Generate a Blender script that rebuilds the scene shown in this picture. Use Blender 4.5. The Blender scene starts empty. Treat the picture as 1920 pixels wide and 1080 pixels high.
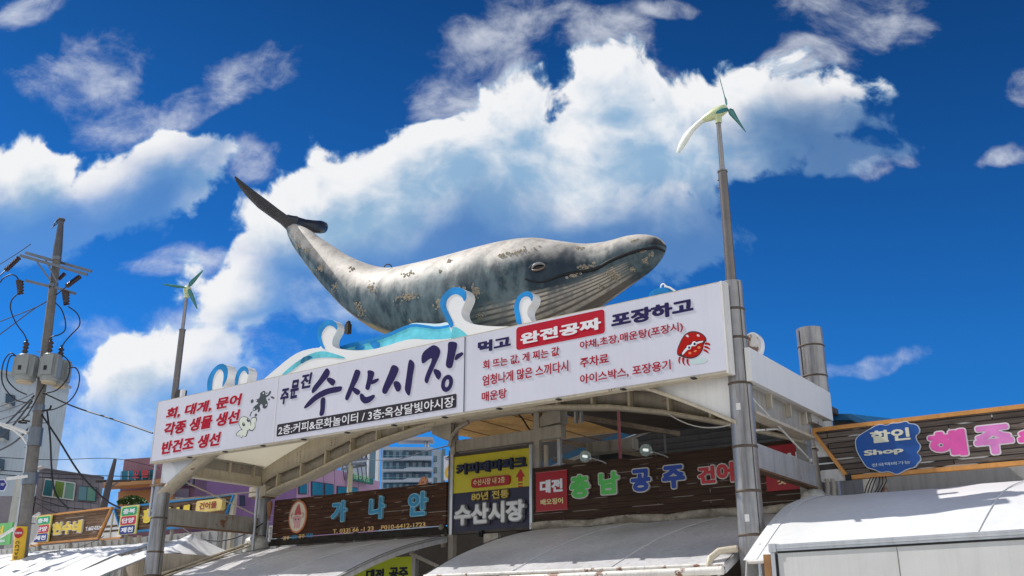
import bpy, bmesh, math, random
from mathutils import Vector, Matrix
from mathutils.bvhtree import BVHTree
random.seed(7)
SC = bpy.context.scene
COL = SC.collection
# ------------------------------------------------------------------ camera
PITCH = math.radians(19.5); FPX = 1800.0; EYE = 1.6
cam_d = bpy.data.cameras.new('camera'); cam = bpy.data.objects.new('camera', cam_d); COL.objects.link(cam)
cam.location = (0, 0, EYE); cam.rotation_euler = (math.radians(90) + PITCH, 0, 0)
cam_d.sensor_width = 36; cam_d.lens = FPX / 1920 * 36; cam_d.clip_start = .05; cam_d.clip_end = 3000
SC.camera = cam
SC.view_settings.view_transform = 'Standard'; SC.view_settings.look = 'None'
SC.view_settings.exposure = 0.0; SC.view_settings.gamma = 1.0
CP, SP = math.cos(PITCH), math.sin(PITCH)
def ray(x, y):
    u = (x - 960) / FPX; v = -(y - 540) / FPX
    return Vector((u, CP - SP * v, SP + CP * v))
# ------------------------------------------------------------------ sun and sky
SUN_AZ = Vector((-.885, .465, 0)).normalized(); SUN_EL = math.radians(46)
SUN_DIR = SUN_AZ * math.cos(SUN_EL) + Vector((0, 0, math.sin(SUN_EL)))
sl = bpy.data.lights.new('sun', 'SUN'); sl.energy = 5.0; sl.angle = math.radians(.5); sl.color = (1, .955, .88)
so = bpy.data.objects.new('sun', sl); COL.objects.link(so); so.location = (-30, 10, 40)
so.rotation_euler = SUN_DIR.to_track_quat('Z', 'Y').to_euler()
W = bpy.data.worlds.new('World'); SC.world = W; W.use_nodes = True; W.cycles.sampling_method = 'MANUAL'; W.cycles.sample_map_resolution = 256
def build_sky():
    nt = W.node_tree; N = nt.nodes; L = nt.links; N.clear()
    def nd(t, **k):
        n = N.new(t)
        for a, b in k.items(): setattr(n, a, b)
        return n
    def mth(op, a, b=None, c=None, clamp=False):
        n = nd('ShaderNodeMath', operation=op, use_clamp=clamp)
        for i, v in enumerate((a, b, c)):
            if v is None: continue
            if isinstance(v, (int, float)): n.inputs[i].default_value = v
            else: L.new(v, n.inputs[i])
        return n.outputs[0]
    def mix(f, a, b, bt='MIX'):
        n = nd('ShaderNodeMix', data_type='RGBA', blend_type=bt)
        for i, v in ((0, f), (6, a), (7, b)):
            if isinstance(v, (int, float)): n.inputs[i].default_value = v
            elif isinstance(v, tuple): n.inputs[i].default_value = (*v, 1)
            else: L.new(v, n.inputs[i])
        return n.outputs[2]
    def srange(v, a, b):
        n = nd('ShaderNodeMapRange', interpolation_type='SMOOTHSTEP'); L.new(v, n.inputs[0])
        n.inputs[1].default_value = a; n.inputs[2].default_value = b
        return n.outputs[0]
    sky = nd('ShaderNodeTexSky', sky_type='NISHITA'); sky.sun_disc = False
    sky.sun_elevation = SUN_EL; sky.sun_rotation = math.atan2(SUN_AZ.x, SUN_AZ.y)
    sky.dust_density = .15; sky.air_density = 1.0; sky.ozone_density = 3.0
    tc = nd('ShaderNodeTexCoord'); sep = nd('ShaderNodeSeparateXYZ'); L.new(tc.outputs['Generated'], sep.inputs[0])
    X, Y, Z = sep.outputs
    ysafe = mth('MAXIMUM', Y, .12)
    comb = nd('ShaderNodeCombineXYZ'); L.new(mth('DIVIDE', X, ysafe), comb.inputs[0]); L.new(mth('DIVIDE', Z, ysafe), comb.inputs[1])
    P = comb.outputs[0]
    def noise(vec, scale, detail, rough, dist=0, off=(0, 0, 0), sc=(1, 1, 1), rot=0):
        m = nd('ShaderNodeMapping'); L.new(vec, m.inputs[0]); m.inputs[1].default_value = off; m.inputs[3].default_value = sc; m.inputs[2].default_value = (0, 0, rot)
        n = nd('ShaderNodeTexNoise'); L.new(m.outputs[0], n.inputs['Vector'])
        n.inputs['Scale'].default_value = scale; n.inputs['Detail'].default_value = detail
        n.inputs['Roughness'].default_value = rough; n.inputs['Distortion'].default_value = dist
        return n
    # domain warp
    wn = noise(P, 5, 3, .55); wv = nd('ShaderNodeVectorMath', operation='SUBTRACT'); L.new(wn.outputs['Color'], wv.inputs[0]); wv.inputs[1].default_value = (.5, .5, .5)
    ws = nd('ShaderNodeVectorMath', operation='SCALE'); L.new(wv.outputs[0], ws.inputs[0]); ws.inputs['Scale'].default_value = .09
    wa = nd('ShaderNodeVectorMath', operation='ADD'); L.new(P, wa.inputs[0]); L.new(ws.outputs[0], wa.inputs[1])
    PW = wa.outputs[0]
    def g(px, py):
        r = ray(px, py); return r.x / r.y, r.z / r.y
    def ell(lst, vec):
        acc = None
        for (x, y, rx, ry, rot) in lst:
            gx, gy = g(x, y); k = 1 / FPX * 1.0
            src = vec
            if acc is not None:                             # chain the lobes so that they are evaluated one after another
                ch = nd('ShaderNodeVectorMath', operation='MULTIPLY_ADD'); L.new(acc, ch.inputs[0]); ch.inputs[1].default_value = (1e-7, 1e-7, 1e-7); L.new(vec, ch.inputs[2]); src = ch.outputs[0]
            m = nd('ShaderNodeMapping', vector_type='TEXTURE'); L.new(src, m.inputs[0])
            m.inputs[1].default_value = (gx, gy, 0); m.inputs[2].default_value = (0, 0, math.radians(rot)); m.inputs[3].default_value = (rx * k, ry * k * 1.12, 1)
            ln = nd('ShaderNodeVectorMath', operation='LENGTH'); L.new(m.outputs[0], ln.inputs[0])
            e = mth('SUBTRACT', 1.0, ln.outputs['Value'])
            acc = e if acc is None else mth('SMOOTH_MAX', acc, e, .12)
        return acc
    BIG = [(900, 330, 330, 170, 14), (1180, 270, 320, 150, 8), (1400, 230, 230, 120, -6), (690, 390, 230, 130, 28), (960, 225, 150, 90, 0), (1150, 150, 110, 75, 0),
           (560, 460, 200, 130, 35), (480, 540, 150, 80, 10), (1060, 420, 330, 120, 6), (1570, 290, 110, 50, 0),
           (230, 350, 200, 95, 20), (330, 290, 130, 75, 0), (50, 340, 130, 85, 0), (60, 420, 190, 90, 0), (285, 715, 165, 75, 20), (180, 860, 220, 60, 5), (640, 520, 190, 90, 20), (760, 470, 200, 90, 10)]
    WISP = [(250, 780, 330, 170, 28), (350, 670, 200, 100, 15), (130, 880, 360, 150, 0), (150, 130, 200, 90, 20), (330, 190, 210, 60, 20), (900, 120, 170, 100, 35), (1000, 30, 120, 70, 20), (850, 170, 120, 60, 30), (1600, 20, 170, 80, 0), (1915, 150, 55, 50, 0), (1890, 300, 60, 26, 20),
            (1640, 680, 120, 24, 6), (500, 125, 110, 50, 10), (1220, 150, 90, 60, 0), (1130, 70, 130, 70, -20), (480, 300, 70, 60, 40), (600, 560, 120, 60, 10), (330, 490, 100, 40, 0), (1640, 310, 90, 26, 15), (60, 20, 90, 40, 30), (1510, 110, 100, 60, 0), (1250, 20, 90, 26, 0)]
    def voro(vec, scale, off=(0, 0, 0)):
        m = nd('ShaderNodeMapping'); L.new(vec, m.inputs[0]); m.inputs[1].default_value = off
        n = nd('ShaderNodeTexVoronoi', voronoi_dimensions='2D', feature='SMOOTH_F1', normalize=True); L.new(m.outputs[0], n.inputs['Vector'])
        n.inputs['Scale'].default_value = scale; n.inputs['Detail'].default_value = 3; n.inputs['Roughness'].default_value = .55; n.inputs['Smoothness'].default_value = .35
        return n.outputs['Distance']
    def cumulus(vec, na, va, det):
        e = ell(BIG, vec)
        n = noise(vec, 7.5, det, .57, .15).outputs['Fac']
        f = mth('ADD', e, mth('MULTIPLY', mth('SUBTRACT', n, .5), na))
        f = mth('ADD', f, mth('MULTIPLY', mth('SUBTRACT', .34, voro(vec, 12)), va))
        return mth('ADD', f, mth('MULTIPLY', mth('SUBTRACT', .34, voro(vec, 31)), va * .45)) if va > .5 else f
    def shifted(dx, dy):
        m = nd('ShaderNodeVectorMath', operation='ADD'); L.new(PW, m.inputs[0]); m.inputs[1].default_value = (dx, dy, 0); return m.outputs[0]
    f1 = cumulus(PW, 2.6, .95, 14)
    a1 = srange(f1, -.08, .20)
    und = srange(cumulus(shifted(-.01, -.10), 1.5, .3, 6), -.75, .42)      # the underside thins out into the blue
    a1 = mth('MULTIPLY', a1, mth('ADD', mth('MULTIPLY', und, .78), .22))
    thick = srange(cumulus(shifted(-.013, .034), 2.8, 1.5, 10), -.10, 1.15)
    e2 = ell(WISP, PW)
    n2 = noise(PW, 11, 12, .62, .15, sc=(.85, 1.05, 1), rot=.35)
    f2 = mth('ADD', mth('MINIMUM', e2, .4), mth('MULTIPLY', mth('SUBTRACT', n2.outputs['Fac'], .53), 2.8))
    a2 = mth('MULTIPLY', srange(f2, -.10, 1.0), .78)
    lit = (8.9, 9.0, 9.2); shd = (2.7, 4.5, 6.6)
    ccol = mix(srange(a1, .0, .85), (3.6, 6.3, 8.6), mix(thick, lit, shd))
    skyc = mix(1.0, sky.outputs[0], SKY_TINT, 'MULTIPLY')
    zen = nd('ShaderNodeMapRange'); L.new(Z, zen.inputs[0]); zen.inputs[1].default_value = .25; zen.inputs[2].default_value = .60; zen.inputs[3].default_value = 1.0; zen.inputs[4].default_value = .5
    sc_ = nd('ShaderNodeVectorMath', operation='SCALE'); L.new(skyc, sc_.inputs[0]); L.new(zen.outputs[0], sc_.inputs['Scale'])
    skyc = sc_.outputs[0]
    c = mix(a2, skyc, (8.0, 8.4, 9.0))
    c = mix(a1, c, ccol)
    front = srange(Y, .12, .3)
    gen = noise(tc.outputs['Generated'], 2.2, 4, .6).outputs['Fac']     # unseen bright low cloud, added behind the view to light front faces
    rest = mix(mth('MULTIPLY', srange(gen, .34, .48), mth('MULTIPLY', srange(Z, .02, .15), srange(Z, .78, .45))), skyc, (10.5, 10.5, 10.5))
    c = mix(front, rest, c)
    bg = nd('ShaderNodeBackground'); bg.inputs[1].default_value = .1; L.new(c, bg.inputs[0])
    out = nd('ShaderNodeOutputWorld'); L.new(bg.outputs[0], out.inputs[0])
SKY_TINT = (.09, .54, 1.1)
build_sky()

# ------------------------------------------------------------------ frames of reference (metres)
D = Vector((.811, -.586, 0)).normalized(); NB = Vector((-D.y, D.x, 0)); UP = Vector((0, 0, 1))
ORG = Vector((3.453, 15.0, 0))
def G(s, t, z): return ORG + D * s + NB * t + UP * z      # along the street front, back from it, up
def hit(x, y, t):                                           # point of the upright plane t that lies in a direction
    r = ray(x, y); o = ORG + NB * t
    k = o.dot(NB) / r.dot(NB); p = Vector((0, 0, EYE)) + r * k
    return (p - o).dot(D), p.z
def hits(x, y, s):                                          # same for the cross plane s
    r = ray(x, y); o = ORG + D * s
    k = o.dot(D) / r.dot(D); p = Vector((0, 0, EYE)) + r * k
    return (p - o).dot(NB), p.z
def at(x, y, Y):
    r = ray(x, y); k = Y / r.y
    return Vector((r.x * k, Y, EYE + r.z * k))
class Plane:
    def __init__(s, o, d, n): s.o, s.d, s.n = Vector(o), Vector(d), Vector(n)   # n points back, away from the street
    def pt(s, a, z, off=0): return s.o + s.d * a + UP * z - s.n * off
    def hit(s, x, y):
        r = ray(x, y); k = (s.o - Vector((0, 0, EYE))).dot(s.n) / r.dot(s.n); p = Vector((0, 0, EYE)) + r * k
        return (p - s.o).dot(s.d), p.z - s.o.z
def gp(t): return Plane(ORG + NB * t, D, NB)
def yp(Y): return Plane((0, Y, 0), (1, 0, 0), (0, 1, 0))

# ------------------------------------------------------------------ materials
MATS = {}
def mat(name, col, rough=.55, metal=0., var=.10, vs=1.5, streak=0., rust=0., bump=0., bs=20, spec=.4, dirt=(.12, .09, .06), emit=0, rs=2.2):
    if name in MATS: return MATS[name]
    m = bpy.data.materials.new(name); m.use_nodes = True; nt = m.node_tree; N = nt.nodes; L = nt.links
    b = N['Principled BSDF']; b.inputs['Roughness'].default_value = rough; b.inputs['Metallic'].default_value = metal
    b.inputs['Specular IOR Level'].default_value = spec
    geo = N.new('ShaderNodeNewGeometry')
    def noise(scale, det=5, sc=(1, 1, 1)):
        mp = N.new('ShaderNodeMapping'); mp.inputs[3].default_value = sc; L.new(geo.outputs['Position'], mp.inputs[0])
        n = N.new('ShaderNodeTexNoise'); n.inputs['Scale'].default_value = scale; n.inputs['Detail'].default_value = det; n.inputs['Roughness'].default_value = .62
        L.new(mp.outputs[0], n.inputs['Vector']); return n.outputs['Fac']
    def mix(f, a, c2):
        x = N.new('ShaderNodeMix'); x.data_type = 'RGBA'; L.new(f, x.inputs[0])
        for i, v in ((6, a), (7, c2)):
            if isinstance(v, tuple): x.inputs[i].default_value = (*v, 1)
            else: L.new(v, x.inputs[i])
        return x.outputs[2]
    def rng(v, a, c2, lo=0., hi=1.):
        x = N.new('ShaderNodeMapRange'); L.new(v, x.inputs[0]); x.inputs[1].default_value = a; x.inputs[2].default_value = c2; x.inputs[3].default_value = lo; x.inputs[4].default_value = hi
        return x.outputs[0]
    c = mix(rng(noise(vs), .3, .7), tuple(min(1, v * (1 - var)) for v in col), tuple(min(.95, v * (1 + var)) for v in col))
    if streak: c = mix(rng(noise(11, 6, (1, 1, .06)), .46, .74, 0, streak), c, dirt)
    if rust: c = mix(rng(noise(rs, 9), .66 - rust * .2, .70 - rust * .2, 0, .9), c, (.19, .07, .03))
    L.new(c, b.inputs['Base Color'])
    if emit:
        b.inputs['Emission Strength'].default_value = emit; b.inputs['Emission Color'].default_value = (*col, 1)
    if bump:
        bp = N.new('ShaderNodeBump'); bp.inputs['Strength'].default_value = bump; bp.inputs['Distance'].default_value = .03; L.new(noise(bs, 4), bp.inputs['Height']); L.new(bp.outputs[0], b.inputs['Normal'])
    MATS[name] = m; return m
def planks(name, col, col2, ph=.09, gap=(.02, .015, .01), slit=None, pw=1.6, gs=.012):
    if name in MATS: return MATS[name]
    m = bpy.data.materials.new(name); m.use_nodes = True; nt = m.node_tree; N = nt.nodes; L = nt.links
    b = N['Principled BSDF']; b.inputs['Roughness'].default_value = .7; b.inputs['Specular IOR Level'].default_value = .25
    geo = N.new('ShaderNodeNewGeometry'); dt = N.new('ShaderNodeVectorMath'); dt.operation = 'DOT_PRODUCT'; dt.inputs[1].default_value = D
    L.new(geo.outputs['Position'], dt.inputs[0]); sp = N.new('ShaderNodeSeparateXYZ'); L.new(geo.outputs['Position'], sp.inputs[0])
    cb = N.new('ShaderNodeCombineXYZ'); L.new(dt.outputs['Value'], cb.inputs[0]); L.new(sp.outputs[2], cb.inputs[1])
    br = N.new('ShaderNodeTexBrick'); L.new(cb.outputs[0], br.inputs['Vector']); br.inputs['Scale'].default_value = 1
    br.inputs['Brick Width'].default_value = pw; br.inputs['Row Height'].default_value = ph; br.inputs['Mortar Size'].default_value = gs * .5; br.inputs['Bias'].default_value = 0
    br.inputs['Color1'].default_value = (*col, 1); br.inputs['Color2'].default_value = (*col2, 1); br.inputs['Mortar'].default_value = (*gap, 1)
    mp = N.new('ShaderNodeMapping'); mp.inputs[3].default_value = (1.3, 26, 1); L.new(cb.outputs[0], mp.inputs[0])
    n = N.new('ShaderNodeTexNoise'); n.inputs['Scale'].default_value = 1.7; n.inputs['Detail'].default_value = 7; L.new(mp.outputs[0], n.inputs['Vector'])
    r = N.new('ShaderNodeMapRange'); L.new(n.outputs['Fac'], r.inputs[0]); r.inputs[1].default_value = .3; r.inputs[2].default_value = .7; r.inputs[3].default_value = .55; r.inputs[4].default_value = 1.4
    v = N.new('ShaderNodeVectorMath'); v.operation = 'SCALE'; L.new(br.outputs['Color'], v.inputs[0]); L.new(r.outputs[0], v.inputs['Scale'])
    c = v.outputs[0]
    if slit:
        mp2 = N.new('ShaderNodeMapping'); mp2.inputs[3].default_value = (1.1, 9, 1); L.new(cb.outputs[0], mp2.inputs[0])
        n2 = N.new('ShaderNodeTexNoise'); n2.inputs['Scale'].default_value = 1.2; n2.inputs['Detail'].default_value = 1; L.new(mp2.outputs[0], n2.inputs['Vector'])
        r2 = N.new('ShaderNodeMapRange'); L.new(n2.outputs['Fac'], r2.inputs[0]); r2.inputs[1].default_value = .585; r2.inputs[2].default_value = .62
        mm = N.new('ShaderNodeMath'); mm.operation = 'MULTIPLY'; L.new(r2.outputs[0], mm.inputs[0]); L.new(br.outputs['Fac'], mm.inputs[1])
        x = N.new('ShaderNodeMix'); x.data_type = 'RGBA'; L.new(mm.outputs[0], x.inputs[0]); L.new(c, x.inputs[6]); x.inputs[7].default_value = (*slit, 1); c = x.outputs[2]
    L.new(c, b.inputs['Base Color']); MATS[name] = m; return m
def translucent(name, col, f=.5):
    m = mat(name, col, .6, 0, .05, 1); nt = m.node_tree; N = nt.nodes
    if 'thin' in m: return m
    m['thin'] = 1; b = N['Principled BSDF']; t = N.new('ShaderNodeBsdfTranslucent'); t.inputs[0].default_value = (*col, 1); x = N.new('ShaderNodeMixShader'); x.inputs[0].default_value = f
    nt.links.new(b.outputs[0], x.inputs[1]); nt.links.new(t.outputs[0], x.inputs[2]); nt.links.new(x.outputs[0], N['Material Output'].inputs[0]); return m
def glass(name, col, rough=.06):
    m = mat(name, col, rough, 0, .35, .6, spec=.9); return m

# ------------------------------------------------------------------ mesh builder and object helpers
class MB:
    def __init__(s): s.v = []; s.f = []; s.sm = []
    def add(s, vs, fs, smooth=False):
        b = len(s.v); s.v += [Vector(v) for v in vs]; s.f += [tuple(b + i for i in f) for f in fs]; s.sm += [smooth] * len(fs); return s
    def hexa(s, p): return s.add(p, [(0, 3, 2, 1), (4, 5, 6, 7), (0, 1, 5, 4), (1, 2, 6, 5), (2, 3, 7, 6), (3, 0, 4, 7)])
    def gbox(s, s0, s1, t0, t1, z0, z1):
        return s.hexa([G(s0, t0, z0), G(s1, t0, z0), G(s1, t1, z0), G(s0, t1, z0), G(s0, t0, z1), G(s1, t0, z1), G(s1, t1, z1), G(s0, t1, z1)])
    def box(s, c, d, hx, hy, hz):
        c = Vector(c); d = Vector(d).normalized(); e = Vector((-d.y, d.x, 0))
        q = [c + d * (a * hx) + e * (b * hy) + UP * (z * hz) for z in (-1, 1) for a, b in ((-1, -1), (1, -1), (1, 1), (-1, 1))]
        return s.hexa(q)
    def bar(s, a, b, w, h, up=UP):                        # square bar between two points
        a, b = Vector(a), Vector(b); x = (b - a).normalized(); y = Vector(up).cross(x)
        if y.length < 1e-3: y = Vector((1, 0, 0)).cross(x)
        y.normalize(); z = x.cross(y)
        return s.hexa([p + y * (i * w / 2) + z * (j * h / 2) for p in (a, b) for i, j in ((-1, -1), (1, -1), (1, 1), (-1, 1))])
    def prism(s, pts, vec, smooth=False):
        n = len(pts); pts = [Vector(p) for p in pts]; q = [p + Vector(vec) for p in pts]
        s.add(pts + q, [tuple(range(n)), tuple(range(2 * n - 1, n - 1, -1))])
        s.add(pts + q, [(i, i + n, (i + 1) % n + n, (i + 1) % n) for i in range(n)], smooth); return s
    def tube(s, pts, r, n=8, caps=True):
        pts = [Vector(p) for p in pts]; rs = r if isinstance(r, (list, tuple)) else [r] * len(pts)
        vs = []; fs = []; ref = None
        for i, p in enumerate(pts):
            tdir = (pts[min(i + 1, len(pts) - 1)] - pts[max(i - 1, 0)]).normalized()
            if ref is None:
                ref = tdir.orthogonal().normalized()
            ref = (ref - tdir * ref.dot(tdir))
            ref = ref.normalized() if ref.length > 1e-6 else tdir.orthogonal().normalized()
            bi = tdir.cross(ref)
            vs += [p + (ref * math.cos(2 * math.pi * k / n) + bi * math.sin(2 * math.pi * k / n)) * rs[i] for k in range(n)]
        for i in range(len(pts) - 1):
            fs += [(i * n + k, i * n + (k + 1) % n, (i + 1) * n + (k + 1) % n, (i + 1) * n + k) for k in range(n)]
        s.add(vs, fs, True)
        if caps:
            s.add(vs[:n], [tuple(range(n - 1, -1, -1))]); s.add(vs[-n:], [tuple(range(n))])
        return s
    def ball(s, c, rx, ry=None, rz=None, n=12, m=8, ax=None):
        ry = ry or rx; rz = rz or rx; c = Vector(c); ax = ax or (Vector((1, 0, 0)), Vector((0, 1, 0)), UP); vs = []; fs = []
        for i in range(m + 1):
            ph = math.pi * i / m
            for k in range(n):
                th = 2 * math.pi * k / n
                vs.append(c + ax[0] * (rx * math.sin(ph) * math.cos(th)) + ax[1] * (ry * math.sin(ph) * math.sin(th)) + ax[2] * (rz * math.cos(ph)))
        for i in range(m): fs += [(i * n + k, (i + 1) * n + k, (i + 1) * n + (k + 1) % n, i * n + (k + 1) % n) for k in range(n)]
        return s.add(vs, fs, True)
    def grid(s, rows, smooth=True, closed=False):
        n = len(rows[0]); vs = [v for r in rows for v in r]; m = n if closed else n - 1
        return s.add(vs, [(i * n + k, i * n + (k + 1) % n, (i + 1) * n + (k + 1) % n, (i + 1) * n + k) for i in range(len(rows) - 1) for k in range(m)], smooth)
    def sheet(s, rows, th=.02, smooth=True):              # a skin with real thickness downwards
        s.grid(rows, smooth); low = [[v - UP * th for v in r][::-1] for r in rows]; s.grid(low, smooth)
        edge = [r[0] for r in rows], [r[-1] for r in rows], rows[0], rows[-1]
        for e in edge: s.grid([list(e), [v - UP * th for v in e]], False)
        return s
    def obj(s, name, material, parent=None, bevel=0):
        me = bpy.data.meshes.new(name); loc = Vector((0, 0, 0))
        if parent is not None:
            loc = parent.location.copy(); q = parent.parent
            while q is not None: loc += q.location; q = q.parent
        elif s.v:
            lo = [min(v[i] for v in s.v) for i in range(3)]; hi = [max(v[i] for v in s.v) for i in range(3)]
            loc = Vector(((lo[0] + hi[0]) / 2, (lo[1] + hi[1]) / 2, lo[2]))
        me.from_pydata([v - loc for v in s.v], [], s.f); me.polygons.foreach_set('use_smooth', s.sm)
        me.materials.append(material)
        bm = bmesh.new(); bm.from_mesh(me)
        bmesh.ops.recalc_face_normals(bm, faces=bm.faces)
        big = [f for f in bm.faces if len(f.verts) > 4]
        if big: bmesh.ops.triangulate(bm, faces=big)
        bm.to_mesh(me); bm.free(); me.update()
        o = bpy.data.objects.new(name, me); COL.objects.link(o)
        if parent is not None: o.parent = parent
        else: o.location = loc
        if bevel:
            md = o.modifiers.new('bevel', 'BEVEL'); md.width = bevel; md.segments = 2; md.limit_method = 'ANGLE'
        return o
def tag(o, label=None, cat=None, group=None, kind=None):
    for k, v in (('label', label), ('category', cat), ('group', group), ('kind', kind)):
        if v: o[k] = v
    return o
def thing(name, loc, label, cat, group=None):
    o = bpy.data.objects.new(name, None); COL.objects.link(o); o.location = Vector(loc); o.empty_display_size = .2
    return tag(o, label, cat, group)
def chaikin(p, it=2, closed=True):
    for _ in range(it):
        q = []; n = len(p)
        for i in range(n if closed else n - 1):
            a, b = Vector(p[i]), Vector(p[(i + 1) % n]); q += [a * .75 + b * .25, a * .25 + b * .75]
        p = ([Vector(p[0])] + q + [Vector(p[-1])]) if not closed else q
    return p
def plate(mb, pl, px, off, th, smooth=0):                 # px: list of picture directions, set on plane pl
    q = [pl.hit(*p) for p in px]
    if smooth: q = [(v[0], v[1]) for v in chaikin([Vector((a, b)) for a, b in q], smooth)]
    mb.prism([pl.pt(a, z, off + th) for a, z in q], pl.n * th); return mb
def splate(mb, pl, q, off, th):
    mb.prism([pl.pt(a, z, off + th) for a, z in q], pl.n * th); return mb
def rrect(s0, z0, s1, z1, r, n=4):
    o = []
    for cx, cz, a0 in ((s1 - r, z1 - r, 0), (s0 + r, z1 - r, 90), (s0 + r, z0 + r, 180), (s1 - r, z0 + r, 270)):
        o += [(cx + r * math.cos(math.radians(a0 + 90 * k / n)), cz + r * math.sin(math.radians(a0 + 90 * k / n))) for k in range(n + 1)]
    return o
def ell(cs, cz, a, b, rot=0, n=28):
    c, s_ = math.cos(rot), math.sin(rot)
    return [(cs + a * math.cos(2 * math.pi * k / n) * c - b * math.sin(2 * math.pi * k / n) * s_, cz + a * math.cos(2 * math.pi * k / n) * s_ + b * math.sin(2 * math.pi * k / n) * c) for k in range(n)]
import numpy as np
GLYPH = {}
def glyph_curve(body, bold=0., shear=0., rot=0., res=3, ext=0.):
    cu = bpy.data.curves.new('text', 'FONT'); cu.body = body; cu.extrude = ext; cu.offset = bold; cu.shear = shear; cu.resolution_u = res
    o = bpy.data.objects.new('text', cu); COL.objects.link(o); bpy.context.view_layer.update()
    me = bpy.data.meshes.new_from_object(o.evaluated_get(bpy.context.evaluated_depsgraph_get()))
    bpy.data.objects.remove(o); bpy.data.curves.remove(cu)
    if rot: me.transform(Matrix.Rotation(rot, 4, 'Z'))
    return me
def heavy_outline(body, grow, shear=0., rot=0., h=.03):
    """fat rounded lettering: the glyph outline grown by a distance and re-traced; returns verts, faces, rim edges"""
    key = (body, round(grow, 4), shear, rot)
    if key in GLYPH: return GLYPH[key]
    me = glyph_curve(body, 0, shear, rot); cnt = {}
    for f in me.polygons:
        for e in f.edge_keys: cnt[e] = cnt.get(e, 0) + 1
    co = np.array([(v.co.x, v.co.y) for v in me.vertices]); seg = np.array([e for e, c in cnt.items() if c == 1]); bpy.data.meshes.remove(me)
    a, b = co[seg[:, 0]], co[seg[:, 1]]; lo = co.min(0) - grow - 2 * h; hi = co.max(0) + grow + 2 * h
    nx, ny = [int(math.ceil(v / h)) + 1 for v in (hi - lo)]; F = np.empty((ny, nx)); ab = b - a; ll = (ab ** 2).sum(1) + 1e-12
    for j in range(ny):
        p = np.stack([lo[0] + h * np.arange(nx), np.full(nx, lo[1] + h * j + 1e-5)], 1); ap = p[:, None, :] - a[None]
        t = np.clip((ap * ab[None]).sum(2) / ll[None], 0, 1); d = np.sqrt(((ap - t[..., None] * ab[None]) ** 2).sum(2)).min(1)
        y = p[0, 1]; cr = (a[:, 1] > y) != (b[:, 1] > y); xi = a[cr, 0] + (y - a[cr, 1]) / (b[cr, 1] - a[cr, 1]) * (b[cr, 0] - a[cr, 0])
        ins = ((xi[None, :] > p[:, :1]).sum(1) % 2) == 1
        F[j] = np.where(ins, -d, d) - grow
    V = []; VI = {}; faces = []; rim = []
    def vid(k, x, y):
        if k not in VI: VI[k] = len(V); V.append((x, y))
        return VI[k]
    for j in range(ny - 1):
        run = None
        for i in range(nx - 1):
            cs = ((i, j), (i + 1, j), (i + 1, j + 1), (i, j + 1)); fv = [F[y, x] for x, y in cs]
            if max(fv) < 0:
                faces.append([vid((x, y), lo[0] + h * x, lo[1] + h * y) for x, y in cs]); continue
            if min(fv) >= 0: continue
            poly = []; kind = []
            for k in range(4):
                (x0, y0), (x1, y1) = cs[k], cs[(k + 1) % 4]; f0, f1 = fv[k], fv[(k + 1) % 4]
                if f0 < 0: poly.append(vid((x0, y0), lo[0] + h * x0, lo[1] + h * y0)); kind.append(0)
                if (f0 < 0) != (f1 < 0):
                    u = f0 / (f0 - f1); u = min(.98, max(.02, u)); kk = tuple(sorted((cs[k], cs[(k + 1) % 4])))
                    poly.append(vid(kk, lo[0] + h * (x0 + (x1 - x0) * u), lo[1] + h * (y0 + (y1 - y0) * u))); kind.append(1 if f0 < 0 else 2)
            faces.append(poly)
            for k in range(len(poly)):
                if kind[k] == 1 and kind[(k + 1) % len(poly)] == 2: rim.append((poly[k], poly[(k + 1) % len(poly)]))
    GLYPH[key] = (V, faces, rim, (co.min(0) - grow, co.max(0) + grow)); return GLYPH[key]
def text(body, pl, bl, tr, material, parent, name='lettering', off=.004, ext=.004, bold=.02, shear=0., px=True, res=3, rot=0.):
    if px: (s0, z0), (s1, z1) = pl.hit(*bl), pl.hit(*tr)
    else: (s0, z0), (s1, z1) = bl, tr
    loc = Vector((0, 0, 0)); q = parent
    while q is not None: loc += q.location; q = q.parent
    if bold >= .02:
        V, faces, rim, (mn, mx) = heavy_outline(body, bold, shear, rot); n = len(V)
        fit = lambda x, y: (s0 + (x - mn[0]) / (mx[0] - mn[0]) * (s1 - s0), z0 + (y - mn[1]) / (mx[1] - mn[1]) * (z1 - z0))
        vs = [pl.pt(*fit(x, y), off + ext) - loc for x, y in V]; used = sorted({i for e in rim for i in e}); bk = {i: n + k for k, i in enumerate(used)}
        vs += [pl.pt(*fit(*V[i]), off) - loc for i in used]
        fs = [tuple(f) for f in faces] + [(b, a, bk[a], bk[b]) for a, b in rim]
        me = bpy.data.meshes.new(name); me.from_pydata(vs, [], fs); me.update()
    else:
        me = glyph_curve(body, bold, shear, rot, res, .001)
        xs = [v.co.x for v in me.vertices]; ys = [v.co.y for v in me.vertices]; zs = [v.co.z for v in me.vertices]
        x0, x1, y0, y1, zz0, zz1 = min(xs), max(xs), min(ys), max(ys), min(zs), max(zs)
        for v in me.vertices:
            a = s0 + (v.co.x - x0) / max(1e-6, x1 - x0) * (s1 - s0); z = z0 + (v.co.y - y0) / max(1e-6, y1 - y0) * (z1 - z0)
            v.co = pl.pt(a, z, off + (v.co.z - zz0) / max(1e-6, zz1 - zz0) * ext) - loc
        me.materials.clear(); me.name = name
    me.materials.append(material)
    ob = bpy.data.objects.new(name, me); COL.objects.link(ob); ob.parent = parent
    return ob
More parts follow.
